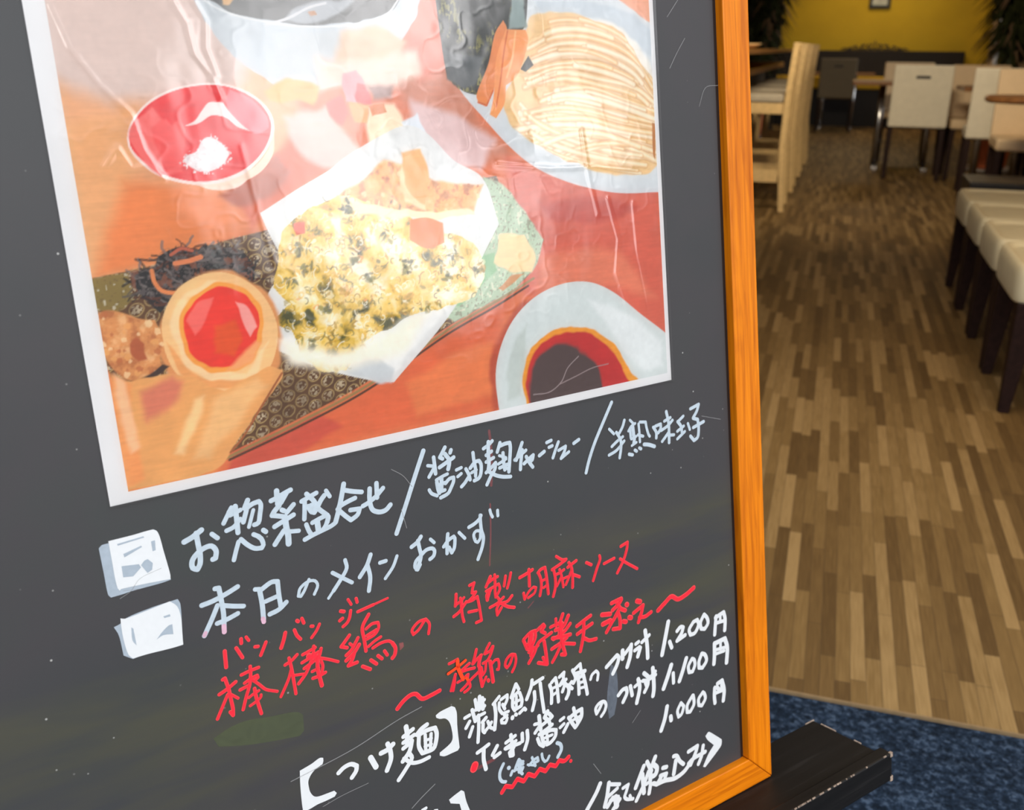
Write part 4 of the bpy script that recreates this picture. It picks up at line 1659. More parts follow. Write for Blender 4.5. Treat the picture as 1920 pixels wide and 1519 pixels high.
# ------------------------------------------------------------------ laminated poster
PX0, PX1, PY0, PY1 = -0.4972, -0.0652, 0.3632, 0.6700
IX0, IX1, IY0, IY1 = -0.4862, -0.0694, 0.3696, 0.6640
poster = thing('food_poster', 'laminated food photo poster with a white border fixed on the chalkboard', 'poster', matrix=BM)
ZP = -REC + 0.0003
b = MB()
b.box(PX0, PX1, PY0, PY1, -REC + 0.00002, ZP)
b.build('paper_sheet', M['paper'], poster)

STEP = 0.0006
xs = np.arange(IX0, IX1 + STEP / 2, STEP)
ys = np.arange(IY0, IY1 + STEP / 2, STEP)
NX, NY = len(xs), len(ys)
GX, GY = np.meshgrid(xs * 1000, ys * 1000)          # millimetres
rng = np.random.default_rng(7)


def lat(x, y, s, seed):
    r = np.random.default_rng(seed)
    T = r.random((256, 256))
    u, v = x / s, y / s
    i, j = np.floor(u).astype(int), np.floor(v).astype(int)
    fu, fv = u - i, v - j
    fu, fv = fu * fu * (3 - 2 * fu), fv * fv * (3 - 2 * fv)
    a, b_, c, d = T[j & 255, i & 255], T[j & 255, (i + 1) & 255], T[(j + 1) & 255, i & 255], T[(j + 1) & 255, (i + 1) & 255]
    return (a * (1 - fu) + b_ * fu) * (1 - fv) + (c * (1 - fu) + d * fu) * fv


def fbm(x, y, s, seed, o=4):
    t, a, w = 0, 1.0, 0
    for k in range(o):
        t = t + a * lat(x + 17.3 * k, y - 9.1 * k, s / 2 ** k, seed + k)
        w += a
        a *= 0.55
    return t / w


WX = 4.0 * (fbm(GX, GY, 11, 201, 2) - 0.5)
WY = 4.0 * (fbm(GX, GY, 11, 211, 2) - 0.5)
IMG = np.zeros((NY, NX, 3))
IMG[:] = s2l((230, 130, 80))


def window(pts, pad):
    p = np.array(pts)
    i0 = max(0, int((p[:, 0].min() - pad - xs[0] * 1000) / (STEP * 1000)))
    i1 = min(NX, int((p[:, 0].max() + pad - xs[0] * 1000) / (STEP * 1000)) + 2)
    j0 = max(0, int((p[:, 1].min() - pad - ys[0] * 1000) / (STEP * 1000)))
    j1 = min(NY, int((p[:, 1].max() + pad - ys[0] * 1000) / (STEP * 1000)) + 2)
    return i0, i1, j0, j1


def cover_poly(pts, soft):
    w = window(pts, soft + 1)
    i0, i1, j0, j1 = w
    if i1 <= i0 or j1 <= j0:
        return w, None
    X, Y = GX[j0:j1, i0:i1], GY[j0:j1, i0:i1]
    if soft >= 1.0:
        X, Y = X + WX[j0:j1, i0:i1], Y + WY[j0:j1, i0:i1]
    ins = np.zeros(X.shape, bool)
    dist = np.full(X.shape, 1e9)
    n = len(pts)
    for k in range(n):
        ax, ay = pts[k]
        bx, by = pts[(k + 1) % n]
        if (ax - bx) ** 2 + (ay - by) ** 2 < 1e-10:
            continue
        if ay != by:
            c = ((ay > Y) != (by > Y)) & (X < (bx - ax) * (Y - ay) / (by - ay) + ax)
            ins ^= c
        dx, dy = bx - ax, by - ay
        t = np.clip(((X - ax) * dx + (Y - ay) * dy) / (dx * dx + dy * dy), 0, 1)
        dist = np.minimum(dist, (X - ax - t * dx) ** 2 + (Y - ay - t * dy) ** 2)
    sd = np.sqrt(dist) * np.where(ins, 1, -1)
    s = max(soft, 0.5)
    c = np.clip(sd / s + 0.5, 0, 1)
    return w, c * c * (3 - 2 * c)


def cover_line(pts, width, soft=0.5):
    w = window(pts, width + 1)
    i0, i1, j0, j1 = w
    if i1 <= i0 or j1 <= j0:
        return w, None
    X, Y = GX[j0:j1, i0:i1], GY[j0:j1, i0:i1]
    dist = np.full(X.shape, 1e9)
    for (ax, ay), (bx, by) in zip(pts[:-1], pts[1:]):
        dx, dy = bx - ax, by - ay
        t = np.clip(((X - ax) * dx + (Y - ay) * dy) / max(1e-9, dx * dx + dy * dy), 0, 1)
        dist = np.minimum(dist, (X - ax - t * dx) ** 2 + (Y - ay - t * dy) ** 2)
    return w, np.clip((width / 2 - np.sqrt(dist)) / soft + 0.5, 0, 1)


def paint(w, c, col, alpha=1.0):
    if c is None:
        return
    i0, i1, j0, j1 = w
    a = (c * alpha)[..., None]
    IMG[j0:j1, i0:i1] = IMG[j0:j1, i0:i1] * (1 - a) + np.asarray(col) * a


def blob(cx, cy, r, col, alpha=1.0, seed=0, soft=0.6):
    g = np.random.default_rng(seed)
    k = 9
    pts = [(cx + r * (0.65 + 0.6 * g.random()) * math.cos(2 * math.pi * i / k), cy + r * (0.65 + 0.6 * g.random()) * math.sin(2 * math.pi * i / k)) for i in range(k)]
    w, c = cover_poly(pts, soft)
    paint(w, c, s2l(col), alpha)


def inside_pts(pts, n, g):
    p = np.array(pts)
    res = []
    while len(res) < n:
        x, y = g.uniform(p[:, 0].min(), p[:, 0].max()), g.uniform(p[:, 1].min(), p[:, 1].max())
        c = False
        for k in range(len(pts)):
            ax, ay = pts[k]
            bx, by = pts[(k + 1) % len(pts)]
            if (ay > y) != (by > y) and x < (bx - ax) * (y - ay) / (by - ay) + ax:
                c = not c
        if c:
            res.append((x, y))
    return res


LEAFY = [(-327.8, 517.4), (-331.1, 520.3), (-327.7, 497.6), (-327.8, 487.5), (-320.1, 474.0), (-351.8, 458.1), (-363.5, 437.7), (-292.0, 482.0), (-290.5, 478.4), (-255.4, 481.8), (-261.1, 468.0), (-362.4, 486.2), (-364.5, 496.2), (-239.5, 471.0), (-305.4, 500.6), (-297.8, 515.4), (-372.3, 477.4), (-268.3, 477.7)]
NOODLE = [[(-177.3, 630.7), (-151.7, 637.6), (-123.4, 635.3), (-97.0, 625.5), (-76.3, 606.0)], [(-183.3, 615.0), (-157.5, 624.0), (-124.5, 622.6), (-90.6, 609.8), (-68.7, 586.8)], [(-182.2, 602.7), (-154.1, 609.7), (-120.8, 607.9), (-86.5, 594.7), (-67.9, 575.1)], [(-185.5, 592.1), (-155.1, 598.9), (-116.9, 595.0), (-87.1, 587.1), (-69.4, 577.1)], [(-179.8, 581.3), (-151.3, 588.7), (-127.4, 587.7), (-103.0, 580.5), (-68.3, 569.3)], [(-198.5, 572.8), (-161.4, 580.9), (-133.2, 576.6), (-108.8, 570.7), (-67.8, 561.4)], [(-197.0, 565.7), (-162.6, 567.8), (-134.0, 566.2), (-104.6, 559.9), (-67.3, 553.5)], [(-200.4, 576.4), (-186.5, 558.1), (-160.0, 544.1), (-121.9, 532.7), (-86.2, 526.8)], [(-195.3, 583.4), (-176.7, 565.0), (-144.9, 552.8), (-105.8, 543.4), (-68.2, 539.7)], [(-182.5, 552.5), (-154.0, 558.0), (-129.9, 557.0), (-100.2, 549.8), (-69.5, 535.8)], [(-165.0, 540.6), (-140.5, 547.7), (-115.5, 549.6), (-89.9, 548.5), (-67.9, 543.6)]]


def tex(kind, pts):
    sp = smooth_path(pts, closed=True, thr=45, step=1.2)
    w, c = cover_poly(sp, 1.0)
    if c is None:
        return
    i0, i1, j0, j1 = w
    X, Y = GX[j0:j1, i0:i1], GY[j0:j1, i0:i1]
    g = np.random.default_rng(abs(hash(kind)) % 1000 if False else sum(map(ord, kind)))
    if kind == 'plate':
        ang = math.radians(28)
        u = (X * math.cos(ang) + Y * math.sin(ang)) / 10.5
        v = (-X * math.sin(ang) + Y * math.cos(ang)) / 8.0
        row = np.floor(v)
        u2 = u + 0.5 * (row % 2)
        fu, fv = u2 - np.floor(u2) - 0.5, v - row - 0.5
        d = np.sqrt((fu * 1.05) ** 2 + fv ** 2)
        d = d + 0.10 * (fbm(X, Y, 3, 3) - 0.5)
        ring = np.clip(1 - np.abs(d - 0.42) / 0.075, 0, 1)
        mark = np.clip((lat(X, Y, 1.15, 5) - 0.50) / 0.08, 0, 1) * (d < 0.34)
        fade = np.clip((fbm(X, Y, 26, 11) - 0.28) / 0.25, 0.55, 1)
        paint(w, c * ring * fade, s2l((214, 184, 122)), 0.95)
        paint(w, c * mark * fade, s2l((222, 204, 170)), 0.85)
        dark = np.clip((fbm(X, Y, 9, 21) - 0.52) / 0.1, 0, 1)
        paint(w, c * dark, s2l((66, 42, 26)), 0.25)
    elif kind == 'speck':
        s = np.clip((lat(X, Y, 1.3, 31) - 0.72) / 0.08, 0, 1)
        paint(w, c * s, s2l((120, 96, 60)), 0.5)
        s = np.clip((lat(X, Y, 2.2, 33) - 0.72) / 0.1, 0, 1)
        paint(w, c * s, s2l((240, 236, 214)), 0.6)
    elif kind == 'temp':
        wx, wy = X + 7 * (fbm(X, Y, 9, 41) - 0.5), Y + 7 * (fbm(X, Y, 9, 43) - 0.5)
        t = np.clip((fbm(wx, wy, 13, 45, 5) - 0.26) / 0.46, 0, 1)
        stops = [(0.0, (84, 84, 36)), (0.13, (150, 132, 40)), (0.28, (226, 188, 64)), (0.46, (244, 212, 104)), (0.66, (248, 226, 160)), (1.0, (252, 246, 226))]
        colr = np.zeros(X.shape + (3,))
        P = np.array([s[0] for s in stops])
        for ch in range(3):
            colr[..., ch] = np.interp(t, P, [s2l(s[1])[ch] for s in stops])
        ragged = np.clip((c - 0.5) * 2 + (fbm(X, Y, 5, 47) - 0.42) * 2.0, 0, 1) * (c > 0.02)
        a = np.clip(ragged * 1.4, 0, 1)[..., None]
        IMG[j0:j1, i0:i1] = IMG[j0:j1, i0:i1] * (1 - a) + colr * a
        pal = [(238, 196, 76), (246, 216, 124), (252, 240, 200), (176, 156, 66), (124, 124, 66), (242, 172, 92), (255, 250, 236), (214, 166, 62), (104, 108, 70), (232, 204, 100)]
        def leaf(x, y, L, W, ang, col, al, sd, sf=0.8):
            q = np.random.default_rng(sd)
            pl = []
            for i in range(10):
                a0 = 2 * math.pi * i / 10
                rr = 0.7 + 0.6 * q.random()
                u, v = L * rr * math.cos(a0), W * rr * math.sin(a0)
                pl.append((x + u * math.cos(ang) - v * math.sin(ang), y + u * math.sin(ang) + v * math.cos(ang)))
            ww, cv = cover_poly(pl, sf)
            paint(ww, cv, s2l(col), al)
        for k, (x, y) in enumerate(inside_pts(pts, 260, g)):
            cc = pal[int(g.integers(len(pal)))]
            r = g.uniform(0.9, 4.2) * (1.0 if sum(cc) > 400 else 0.75)
            an = g.uniform(0, 3.14)
            leaf(x, y, r, r * g.uniform(0.3, 0.8), an, cc, g.uniform(0.4, 0.85), 1000 + k)
            if r > 2.4:
                leaf(x + g.uniform(-.5, .5), y + g.uniform(-.5, .5), r * 0.6, r * 0.25, an + 0.4, [(254, 248, 224), (196, 160, 56), (246, 220, 130)][k % 3], 0.8, 5000 + k, 0.6)
        for k, (x, y) in enumerate(inside_pts(pts, 330, g)):
            a0 = g.uniform(0, 6.28)
            pl = [(x, y)]
            tw = g.choice([-1, 1]) * g.uniform(0.2, 0.9)
            for q in range(5):
                a0 += tw
                pl.append((pl[-1][0] + 1.2 * math.cos(a0), pl[-1][1] + 1.2 * math.sin(a0)))
            ww, cv = cover_line(pl, g.uniform(0.35, 0.9))
            paint(ww, cv, s2l([(255, 252, 236), (255, 252, 236), (252, 236, 180), (110, 108, 54), (176, 140, 48), (246, 214, 110)][int(g.integers(6))]), 0.75)
        for k, (x, y) in enumerate(LEAFY):
            for q in range(9):
                leaf(x + g.normal(0, 2.2), y + g.normal(0, 2.0), g.uniform(1.2, 3.2), g.uniform(0.5, 1.5), g.uniform(0, 3.14),
                     [(70, 74, 46), (96, 100, 52), (128, 124, 58), (60, 62, 44), (160, 150, 70)][int(g.integers(5))], g.uniform(0.5, 0.85), 9000 + 20 * k + q, 0.9)
    elif kind == 'dark':
        for k, (x, y) in enumerate(inside_pts(pts, 190, g)):
            a0 = g.uniform(0, 6.28)
            pl = [(x, y)]
            for q in range(4):
                a0 += g.uniform(-0.6, 0.6)
                pl.append((pl[-1][0] + 2.6 * math.cos(a0), pl[-1][1] + 1.9 * math.sin(a0)))
            ww, cv = cover_line(pl, g.uniform(0.7, 1.7))
            paint(ww, cv, s2l([(30, 28, 28), (44, 40, 40), (96, 88, 84), (130, 120, 116), (104, 58, 40), (30, 28, 28)][int(g.integers(6))]), 0.8)
        s = np.clip((fbm(X * 0.7 + Y, Y * 0.6 - X, 3.0, 51) - 0.55) / 0.1, 0, 1)
        paint(w, c * s, s2l((118, 106, 104)), 0.6)
        s = np.clip((fbm(X, Y, 5.0, 53) - 0.62) / 0.06, 0, 1)
        paint(w, c * s, s2l((150, 92, 66)), 0.7)
    elif kind == 'fry':
        s = np.clip((fbm(X, Y, 6, 61) - 0.3) / 0.45, 0, 1)
        paint(w, c * np.clip(s * 1.6 - 0.9, 0, 1), s2l((252, 214, 158)), 0.85)
        paint(w, c * np.clip(0.75 - s * 1.9, 0, 1), s2l((176, 96, 52)), 0.8)
        for k, (x, y) in enumerate(inside_pts(pts, 40, g)):
            blob(x, y, g.uniform(0.8, 2.2), [(250, 220, 170), (200, 120, 70), (240, 180, 110)][k % 3], 0.8, 7000 + k)
    elif kind == 'salt':
        for k, (x, y) in enumerate(inside_pts(pts, 170, g)):
            blob(x, y, g.uniform(0.25, 0.8), [(250, 248, 248), (226, 222, 222)][k % 2], 0.9, 8000 + k, 0.4)
    elif kind == 'nori':
        s = np.clip((fbm(X, Y * 0.6, 2.2, 71) - 0.55) / 0.1, 0, 1) * np.clip((fbm(X, Y, 22, 73) - 0.40) / 0.15, 0, 1)
        paint(w, c * s, s2l((156, 150, 76)), 0.85)
        s = np.clip((fbm(X, Y * 0.5, 3.0, 75) - 0.6) / 0.1, 0, 1)
        paint(w, c * s, s2l((36, 40, 34)), 0.7)
    elif kind == 'noodle':
        full = np.zeros((NY, NX))
        full[j0:j1, i0:i1] = c
        x0, x1 = min(p[0] for p in pts), max(p[0] for p in pts)
        y0, y1 = min(p[1] for p in pts), max(p[1] for p in pts)
        jobs = []
        for k in range(130):
            a = int(g.integers(len(NOODLE)))
            G0 = np.array(NOODLE[a])
            G1 = np.array(NOODLE[min(len(NOODLE) - 1, a + 1)]) if a not in (3, 6) else G0
            m_ = min(len(G0), len(G1))
            line = G0[:m_] + (G1[:m_] - G0[:m_]) * g.random() + g.normal(0, 1.6, 2) + g.normal(0, 0.7, (m_, 2))
            sm_ = smooth_path([tuple(q) for q in line], thr=170, step=2.0)
            n_ = len(sm_)
            s0 = int(g.integers(0, max(1, n_ // 2)))
            s1 = min(n_, s0 + int(g.integers(n_ // 3, n_)))
            if s1 - s0 > 2:
                jobs.append(([tuple(q) for q in sm_[s0:s1]], g.uniform(3.4, 5.2)))
        for k, (pl, wd) in enumerate(jobs):
            for ww, colr, al, sf in ((wd, (206, 150, 86), 0.6, 1.4), (wd * 0.72, [(246, 216, 160), (250, 230, 190), (243, 208, 148), (252, 238, 210)][k % 4], 0.9, 1.3), (wd * 0.26, (255, 248, 230), 0.6, 0.9)):
                wn_, cv = cover_line(pl, ww, sf)
                if cv is None:
                    continue
                a_, b_, c_, d_ = wn_
                paint(wn_, cv * full[c_:d_, a_:b_], s2l(colr), al)


for L in PAINT.strip().splitlines():  # some pale patches hold the film's glare as print colour
    k, c, s, pts = L.split('|')
    v = [float(x) * 0.1 for x in pts.split()]
    pts = list(zip(v[::2], v[1::2]))
    if k == 't':
        tex(c, pts)
        continue
    col = s2l(tuple(float(x) for x in c.split(',')))
    s = float(s) * 0.1
    if k == 'p':
        w, cv = cover_poly(smooth_path(pts, closed=True, thr=45, step=1.2), s)
    else:
        w, cv = cover_line(smooth_path(pts, thr=45, step=1.2), s)
    paint(w, cv, col)
# wood grain of the printed table top and print mottling
grain = (fbm(GX * 0.12 + GY * 0.02, GY, 1.6, 91, 3) - 0.5) * 0.16 + (fbm(GX, GY, 14, 93, 4) - 0.5) * 0.12
warm = np.clip((IMG[..., 0] - IMG[..., 2]) * 1.6, 0, 1)
IMG *= (1 + grain * warm)[..., None]
IMG *= (1 + 0.09 * (fbm(GX, GY, 3.2, 95, 3) - 0.5) + 0.10 * (fbm(GX, GY, 24, 97, 3) - 0.5))[..., None]
IMG = np.clip(IMG * 0.97, 0.004, 0.90)

vv = np.zeros((NY, NX, 3), np.float32)
vv[..., 0], vv[..., 1], vv[..., 2] = GX / 1000, GY / 1000, ZP + 0.00004
idx = np.arange(NX * NY).reshape(NY, NX)
quads = np.stack([idx[:-1, :-1], idx[:-1, 1:], idx[1:, 1:], idx[1:, :-1]], -1).reshape(-1, 4)


def grid_mesh(name, co, quads, mat, parent, smooth=True):
    me = bpy.data.meshes.new(name)
    nv, nf = len(co), len(quads)
    me.vertices.add(nv)
    me.vertices.foreach_set('co', np.ascontiguousarray(co, np.float32).ravel())
    me.loops.add(nf * 4)
    me.loops.foreach_set('vertex_index', quads.astype(np.int32).ravel())
    me.polygons.add(nf)
    me.polygons.foreach_set('loop_start', np.arange(0, nf * 4, 4, dtype=np.int32))
    me.polygons.foreach_set('use_smooth', np.full(nf, smooth, dtype=bool))
    me.update(calc_edges=True)
    me.materials.append(mat)
    o = bpy.data.objects.new(name, me)
    COL.objects.link(o)
    o.parent = parent
    return o


pp = grid_mesh('printed_photo', vv.reshape(-1, 3), quads, M['print'], poster)
at = pp.data.color_attributes.new('print', 'FLOAT_COLOR', 'POINT')
rgba = np.ones((NX * NY, 4), np.float32)
rgba[:, :3] = IMG.reshape(-1, 3)
at.data.foreach_set('color', rgba.ravel())
pp['label'] = 'printed picture of tempura, egg, noodles and a red bowl on an orange table, with film glare painted in as pale patches'

# rippled laminate film
FX0, FX1, FY0, FY1 = -0.4976, -0.0632, 0.3624, 0.6720
FS = 0.0009
fx = np.linspace(FX0, FX1, int((FX1 - FX0) / FS) + 1)
fy = np.linspace(FY0, FY1, int((FY1 - FY0) / FS) + 1)
HX, HY = np.meshgrid(fx * 1000, fy * 1000)
h = 0.55 * (fbm(HX, HY * 0.45, 46, 101, 3) - 0.5) + 0.16 * (fbm(HX, HY * 0.6, 15, 103, 2) - 0.5)
edge = np.minimum(np.minimum(HX - FX0 * 1000, FX1 * 1000 - HX), np.minimum(HY - FY0 * 1000, 60))
rid = 1 - np.abs(2 * fbm(HX + 6 * fbm(HX, HY, 30, 131, 2), HY, 17, 121, 2) - 1)
h = h + 0.028 * np.clip((rid - 0.80) / 0.2, 0, 1) ** 2
h = h * np.clip(edge / 10, 0, 1)
CREASE = [[(-484, 636), (-478, 615), (-466, 596), (-452, 580), (-448, 560), (-440, 545)],
          [(-420, 640), (-414, 628), (-412, 612), (-404, 600), (-400, 588)],
          [(-408, 640), (-403, 630), (-405, 615), (-401, 600)],
          [(-470, 552), (-462, 562), (-456, 550), (-448, 552), (-440, 545)],
          [(-392, 560), (-388, 530), (-384, 505), (-381, 490)],
          [(-215, 540), (-170, 535), (-130, 534), (-95, 530)],
          [(-140, 560), (-136, 525), (-130, 500)],
          [(-120, 510), (-112, 480), (-116, 455), (-108, 430)],
          [(-96, 505), (-94, 470), (-88, 440), (-84, 415)]]
for cr in CREASE:
    d = np.full(HX.shape, 1e9)
    for (ax, ay), (bx, by) in zip(cr[:-1], cr[1:]):
        dx, dy = bx - ax, by - ay
        t = np.clip(((HX - ax) * dx + (HY - ay) * dy) / (dx * dx + dy * dy), 0, 1)
        d = np.minimum(d, np.hypot(HX - ax - t * dx, HY - ay - t * dy))
    h = h + (0.05 if cr[0][0] == -392 else 0.15) * np.exp(-(d / 1.7) ** 2)
fz = ZP + 0.0007 + (h - h.min()) * 0.001
fidx = np.arange(HX.size).reshape(HX.shape)
fq = np.stack([fidx[:-1, :-1], fidx[:-1, 1:], fidx[1:, 1:], fidx[1:, :-1]], -1).reshape(-1, 4)
fo = grid_mesh('laminate_film', np.stack([HX / 1000, HY / 1000, fz], -1).reshape(-1, 3), fq, M['film'], poster)
fo['label'] = 'clear glossy rippled laminate film'

# ------------------------------------------------------------------ easel carrying the board
easel = thing('display_easel', 'worn black wooden easel holding the menu board on its ledge', 'easel', matrix=BM)
SY = -FW - 0.0004
SX0, SX1 = -BW - FW - 0.105, FW + 0.105
b = MB()
b.box(SX0, SX1, SY - 0.022, SY, -0.040, 0.0375)
b.box(SX0, SX1, SY - 0.022, SY, -0.062, -0.0405)
b.v = b.v[:8]
b.f = b.f[:6]
b.mi = b.mi[:6]
sh = b.build('ledge', M['black_wood'], easel, bevel=0.0018)
b = MB()
b.hexa([(SX0, SY - 0.024, 0.038), (SX1 + 0.002, SY - 0.024, 0.038), (SX1 + 0.002, SY - 0.024, 0.0515), (SX0, SY - 0.024, 0.0515),
        (SX0, SY + 0.005, 0.038), (SX1 + 0.002, SY + 0.005, 0.038), (SX1 + 0.002, SY + 0.005, 0.0515), (SX0, SY + 0.005, 0.0515)])
lip = b.build('front_lip', M['black_wood'], sh, bevel=0.0016)
b = MB()
rng2 = random.Random(3)
for k in range(26):
    x = SX1 - 0.002 - 0.16 * rng2.random() ** 0.8
    wv_ = rng2.uniform(0.0008, 0.004)
    b = MB()
    b.box(x - wv_, x, SY + 0.0042, SY + 0.0053, 0.0508, 0.0517)
    b.build('worn_chip', M['worn_edge'], lip)
for (x0, x1, y0, y1, z0, z1) in ((SX1 - 0.001, SX1 + 0.0024, SY + 0.001, SY + 0.0053, 0.0490, 0.0518), (SX1 - 0.001, SX1 + 0.0024, SY - 0.0243, SY - 0.019, 0.0490, 0.0518),
                                 (SX1 - 0.012, SX1 + 0.0003, SY - 0.0012, SY + 0.0003, -0.0403, -0.0392), (SX1 - 0.0008, SX1 + 0.0003, SY - 0.001, SY + 0.0003, -0.030, -0.012),
                                 (SX1 - 0.0008, SX1 + 0.0003, SY - 0.001, SY + 0.0003, 0.010, 0.018)):
    b = MB()
    b.box(x0, x1, y0, y1, z0, z1)
    b.build('worn_chip', M['worn_edge'], lip)
for x in (-0.13, -0.51):
    b = MB()
    yb = (-0.411433 + 0.0015 + 0.045 * 0.164426) / 0.986389
    b.box(x - 0.02, x + 0.02, yb, BH - 0.05, -0.0625, -0.0225)
    b.build('front_leg', M['black_wood'], easel, bevel=0.002)
b = MB()
b.hexa([(-0.34, -0.318, -0.56), (-0.30, -0.318, -0.56), (-0.30, -0.318, -0.52), (-0.34, -0.318, -0.52),
        (-0.34, 0.80, -0.105), (-0.30, 0.80, -0.105), (-0.30, 0.80, -0.065), (-0.34, 0.80, -0.065)])
b.build('rear_leg', M['black_wood'], easel, bevel=0.002)
b = MB()
b.box(-0.53, -0.11, 0.79, 0.83, -0.105, -0.063)
b.build('crossbar', M['black_wood'], easel, bevel=0.002)

# ------------------------------------------------------------------ furniture


def dining_chair(label, leather, group, loc, rz, slot=True):
    """seat faces +y of the chair; back panel is at y = 0"""
    t = thing('dining_chair', label, 'chair', loc, rz, group)
    b = MB()
    b.box(-0.225, 0.225, 0.055, 0.46, 0.41, 0.49)
    b.build('seat', leather, t, bevel=0.02, seg=3)
    b = MB()
    b.hexa([(-0.225, 0.0, 0.42), (0.225, 0.0, 0.42), (0.225, 0.05, 0.42), (-0.225, 0.05, 0.42),
            (-0.225, -0.05, 0.905), (0.225, -0.05, 0.905), (0.225, -0.015, 0.905), (-0.225, -0.015, 0.905)])
    bk = b.build('backrest', leather, t, bevel=0.012, seg=3)
    if slot:
        b = MB()
        b.box(-0.055, 0.055, -0.0445, -0.030, 0.80, 0.825)
        b.build('handle_slot', M['black'], bk, bevel=0.006)
    for sx in (-1, 1):
        for yy, dy in ((0.03, -0.02), (0.43, 0.01)):
            b = MB()
            b.bar((sx * 0.205, yy + dy, 0), (sx * 0.20, yy, 0.41), (0.030, 0.030), (0.042, 0.042))
            b.build('leg', M['dark_leg'], t, bevel=0.003)
    return t


DG = 'dining chairs around the far tables'
dining_chair('off white upright chair seen from behind with a dark handle slot, centre of the room', M['white_leather'], DG, (0.615, 9.0, 0), math.radians(-2))
dining_chair('cream chair facing the doorway across the table behind the slotted white chair', M['tan_leather'], DG, (0.60, 10.75, 0), math.radians(180), slot=False)
dining_chair('small shaded taupe chair far back before the yellow bench', M['grey_leather'], DG, (-0.07, 14.0, 0), 0.0)
dining_chair('cream chair facing the doorway between the slotted white chair and the flower pot', M['tan_leather'], DG, (1.10, 9.52, 0), math.radians(180), slot=False)
dining_chair('off white chair back half hidden behind the right hand cream chair', M['white_leather'], DG, (1.11, 8.02, 0), math.radians(-3), slot=False)
dining_chair('cream chair facing the doorway behind the round pedestal table', M['tan_leather'], DG, (1.22, 7.62, 0), math.radians(178), slot=False)


def trestle_table(label, loc, sx, sy, h, group, chrome=True):
    t = thing('dining_table', label, 'table', loc, 0, group)
    b = MB()
    b.box(-sx / 2, sx / 2, -sy / 2, sy / 2, h - 0.03, h)
    b.build('tabletop', M['mid_wood'], t, bevel=0.006)
    for s in (-1, 1):
        b = MB()
        b.tube([(s * sx * 0.22, 0, 0.03), (s * sx * 0.22, 0, h - 0.03)], 0.03, 12)
        b.build('column', M['chrome'], t, smooth=True)
        b = MB()
        b.box(s * sx * 0.22 - 0.03, s * sx * 0.22 + 0.03, -sy * 0.38, sy * 0.38, 0.0, 0.03)
        b.build('foot', M['chrome'], t, bevel=0.006)
    return t


TG = 'brown topped dining tables'
trestle_table('brown table with two steel columns behind the slotted white chair', (0.56, 9.92, 0), 0.95, 0.70, 0.755, TG)
trestle_table('brown table at the right before the orange flower pot', (1.21, 8.80, 0), 0.66, 0.60, 0.755, TG)
trestle_table('brown table far back beside the shaded taupe chair', (-0.05, 14.72, 0), 0.9, 0.5, 0.72, TG)

t = thing('pedestal_table', 'small round table on a black post with a low black plinth, beyond the cream stools', 'table', (1.08, 6.62, 0))
b = MB()
b.lathe([(0.26, 0.735), (0.275, 0.745), (0.275, 0.765), (0.265, 0.772)], (0, 0, 0), 36)
b.build('tabletop', M['mid_wood'], t, smooth=False)
b = MB()
b.tube([(0.185, 0, 0.0), (0.185, 0, 0.735)], 0.026, 12)
b.build('post', M['black'], t, smooth=True)
b = MB()
b.box(-0.31, 0.14, -0.24, 0.2, 0.0, 0.30)
b.build('plinth', M['black'], t, bevel=0.01)

# row of cushioned stools along the right
SG = 'cream cushioned stools in a row'
SLAB = ['cream cushioned stool with dark legs, farthest of the row at the right',
        'cream cushioned stool, second from the far end of the right row',
        'cream cushioned stool, third from the far end of the right row',
        'cream cushioned stool nearest the doorway in the right row']
st = thing('cushioned_stool', SLAB[0], 'stool', (0.80, 4.66, 0), 0, SG)
b = MB()
hw, hd, NS = 0.262, 0.2235, 64
prof = [(0.985, 0.335), (0.995, 0.342), (1.0, 0.372), (1.0, 0.412), (0.985, 0.432), (0.955, 0.443), (0.915, 0.441), (0.885, 0.431), (0.80, 0.434), (0.5, 0.441), (0.2, 0.444)]
for (s, z) in prof:
    for j in range(NS):
        a = 2 * math.pi * j / NS
        c_, s_ = math.cos(a), math.sin(a)
        e_ = 0.20
        b.v.append((hw * s * math.copysign(abs(c_) ** e_, c_), hd * s * math.copysign(abs(s_) ** e_, s_), z))
for i in range(len(prof) - 1):
    for j in range(NS):
        b.f.append((i * NS + j, i * NS + (j + 1) % NS, (i + 1) * NS + (j + 1) % NS, (i + 1) * NS + j))
        b.mi.append(0)
b.f.append(tuple(range(NS))[::-1])
b.f.append(tuple((len(prof) - 1) * NS + j for j in range(NS)))
b.mi += [0, 0]
b.build('seat_cushion', M['cream_seat'], st, smooth=True)
for sx in (-1, 1):
    for sy in (-1, 1):
        b = MB()
        b.bar((sx * 0.232, sy * 0.198, 0), (sx * 0.215, sy * 0.185, 0.336), (0.030, 0.032), (0.066, 0.066))
        b.build('leg', M['dark_leg'], st, bevel=0.003)
for k in range(1, 4):
    dup(st, (0.80, 4.66 - 0.452 * k, 0), 0, SLAB[k])

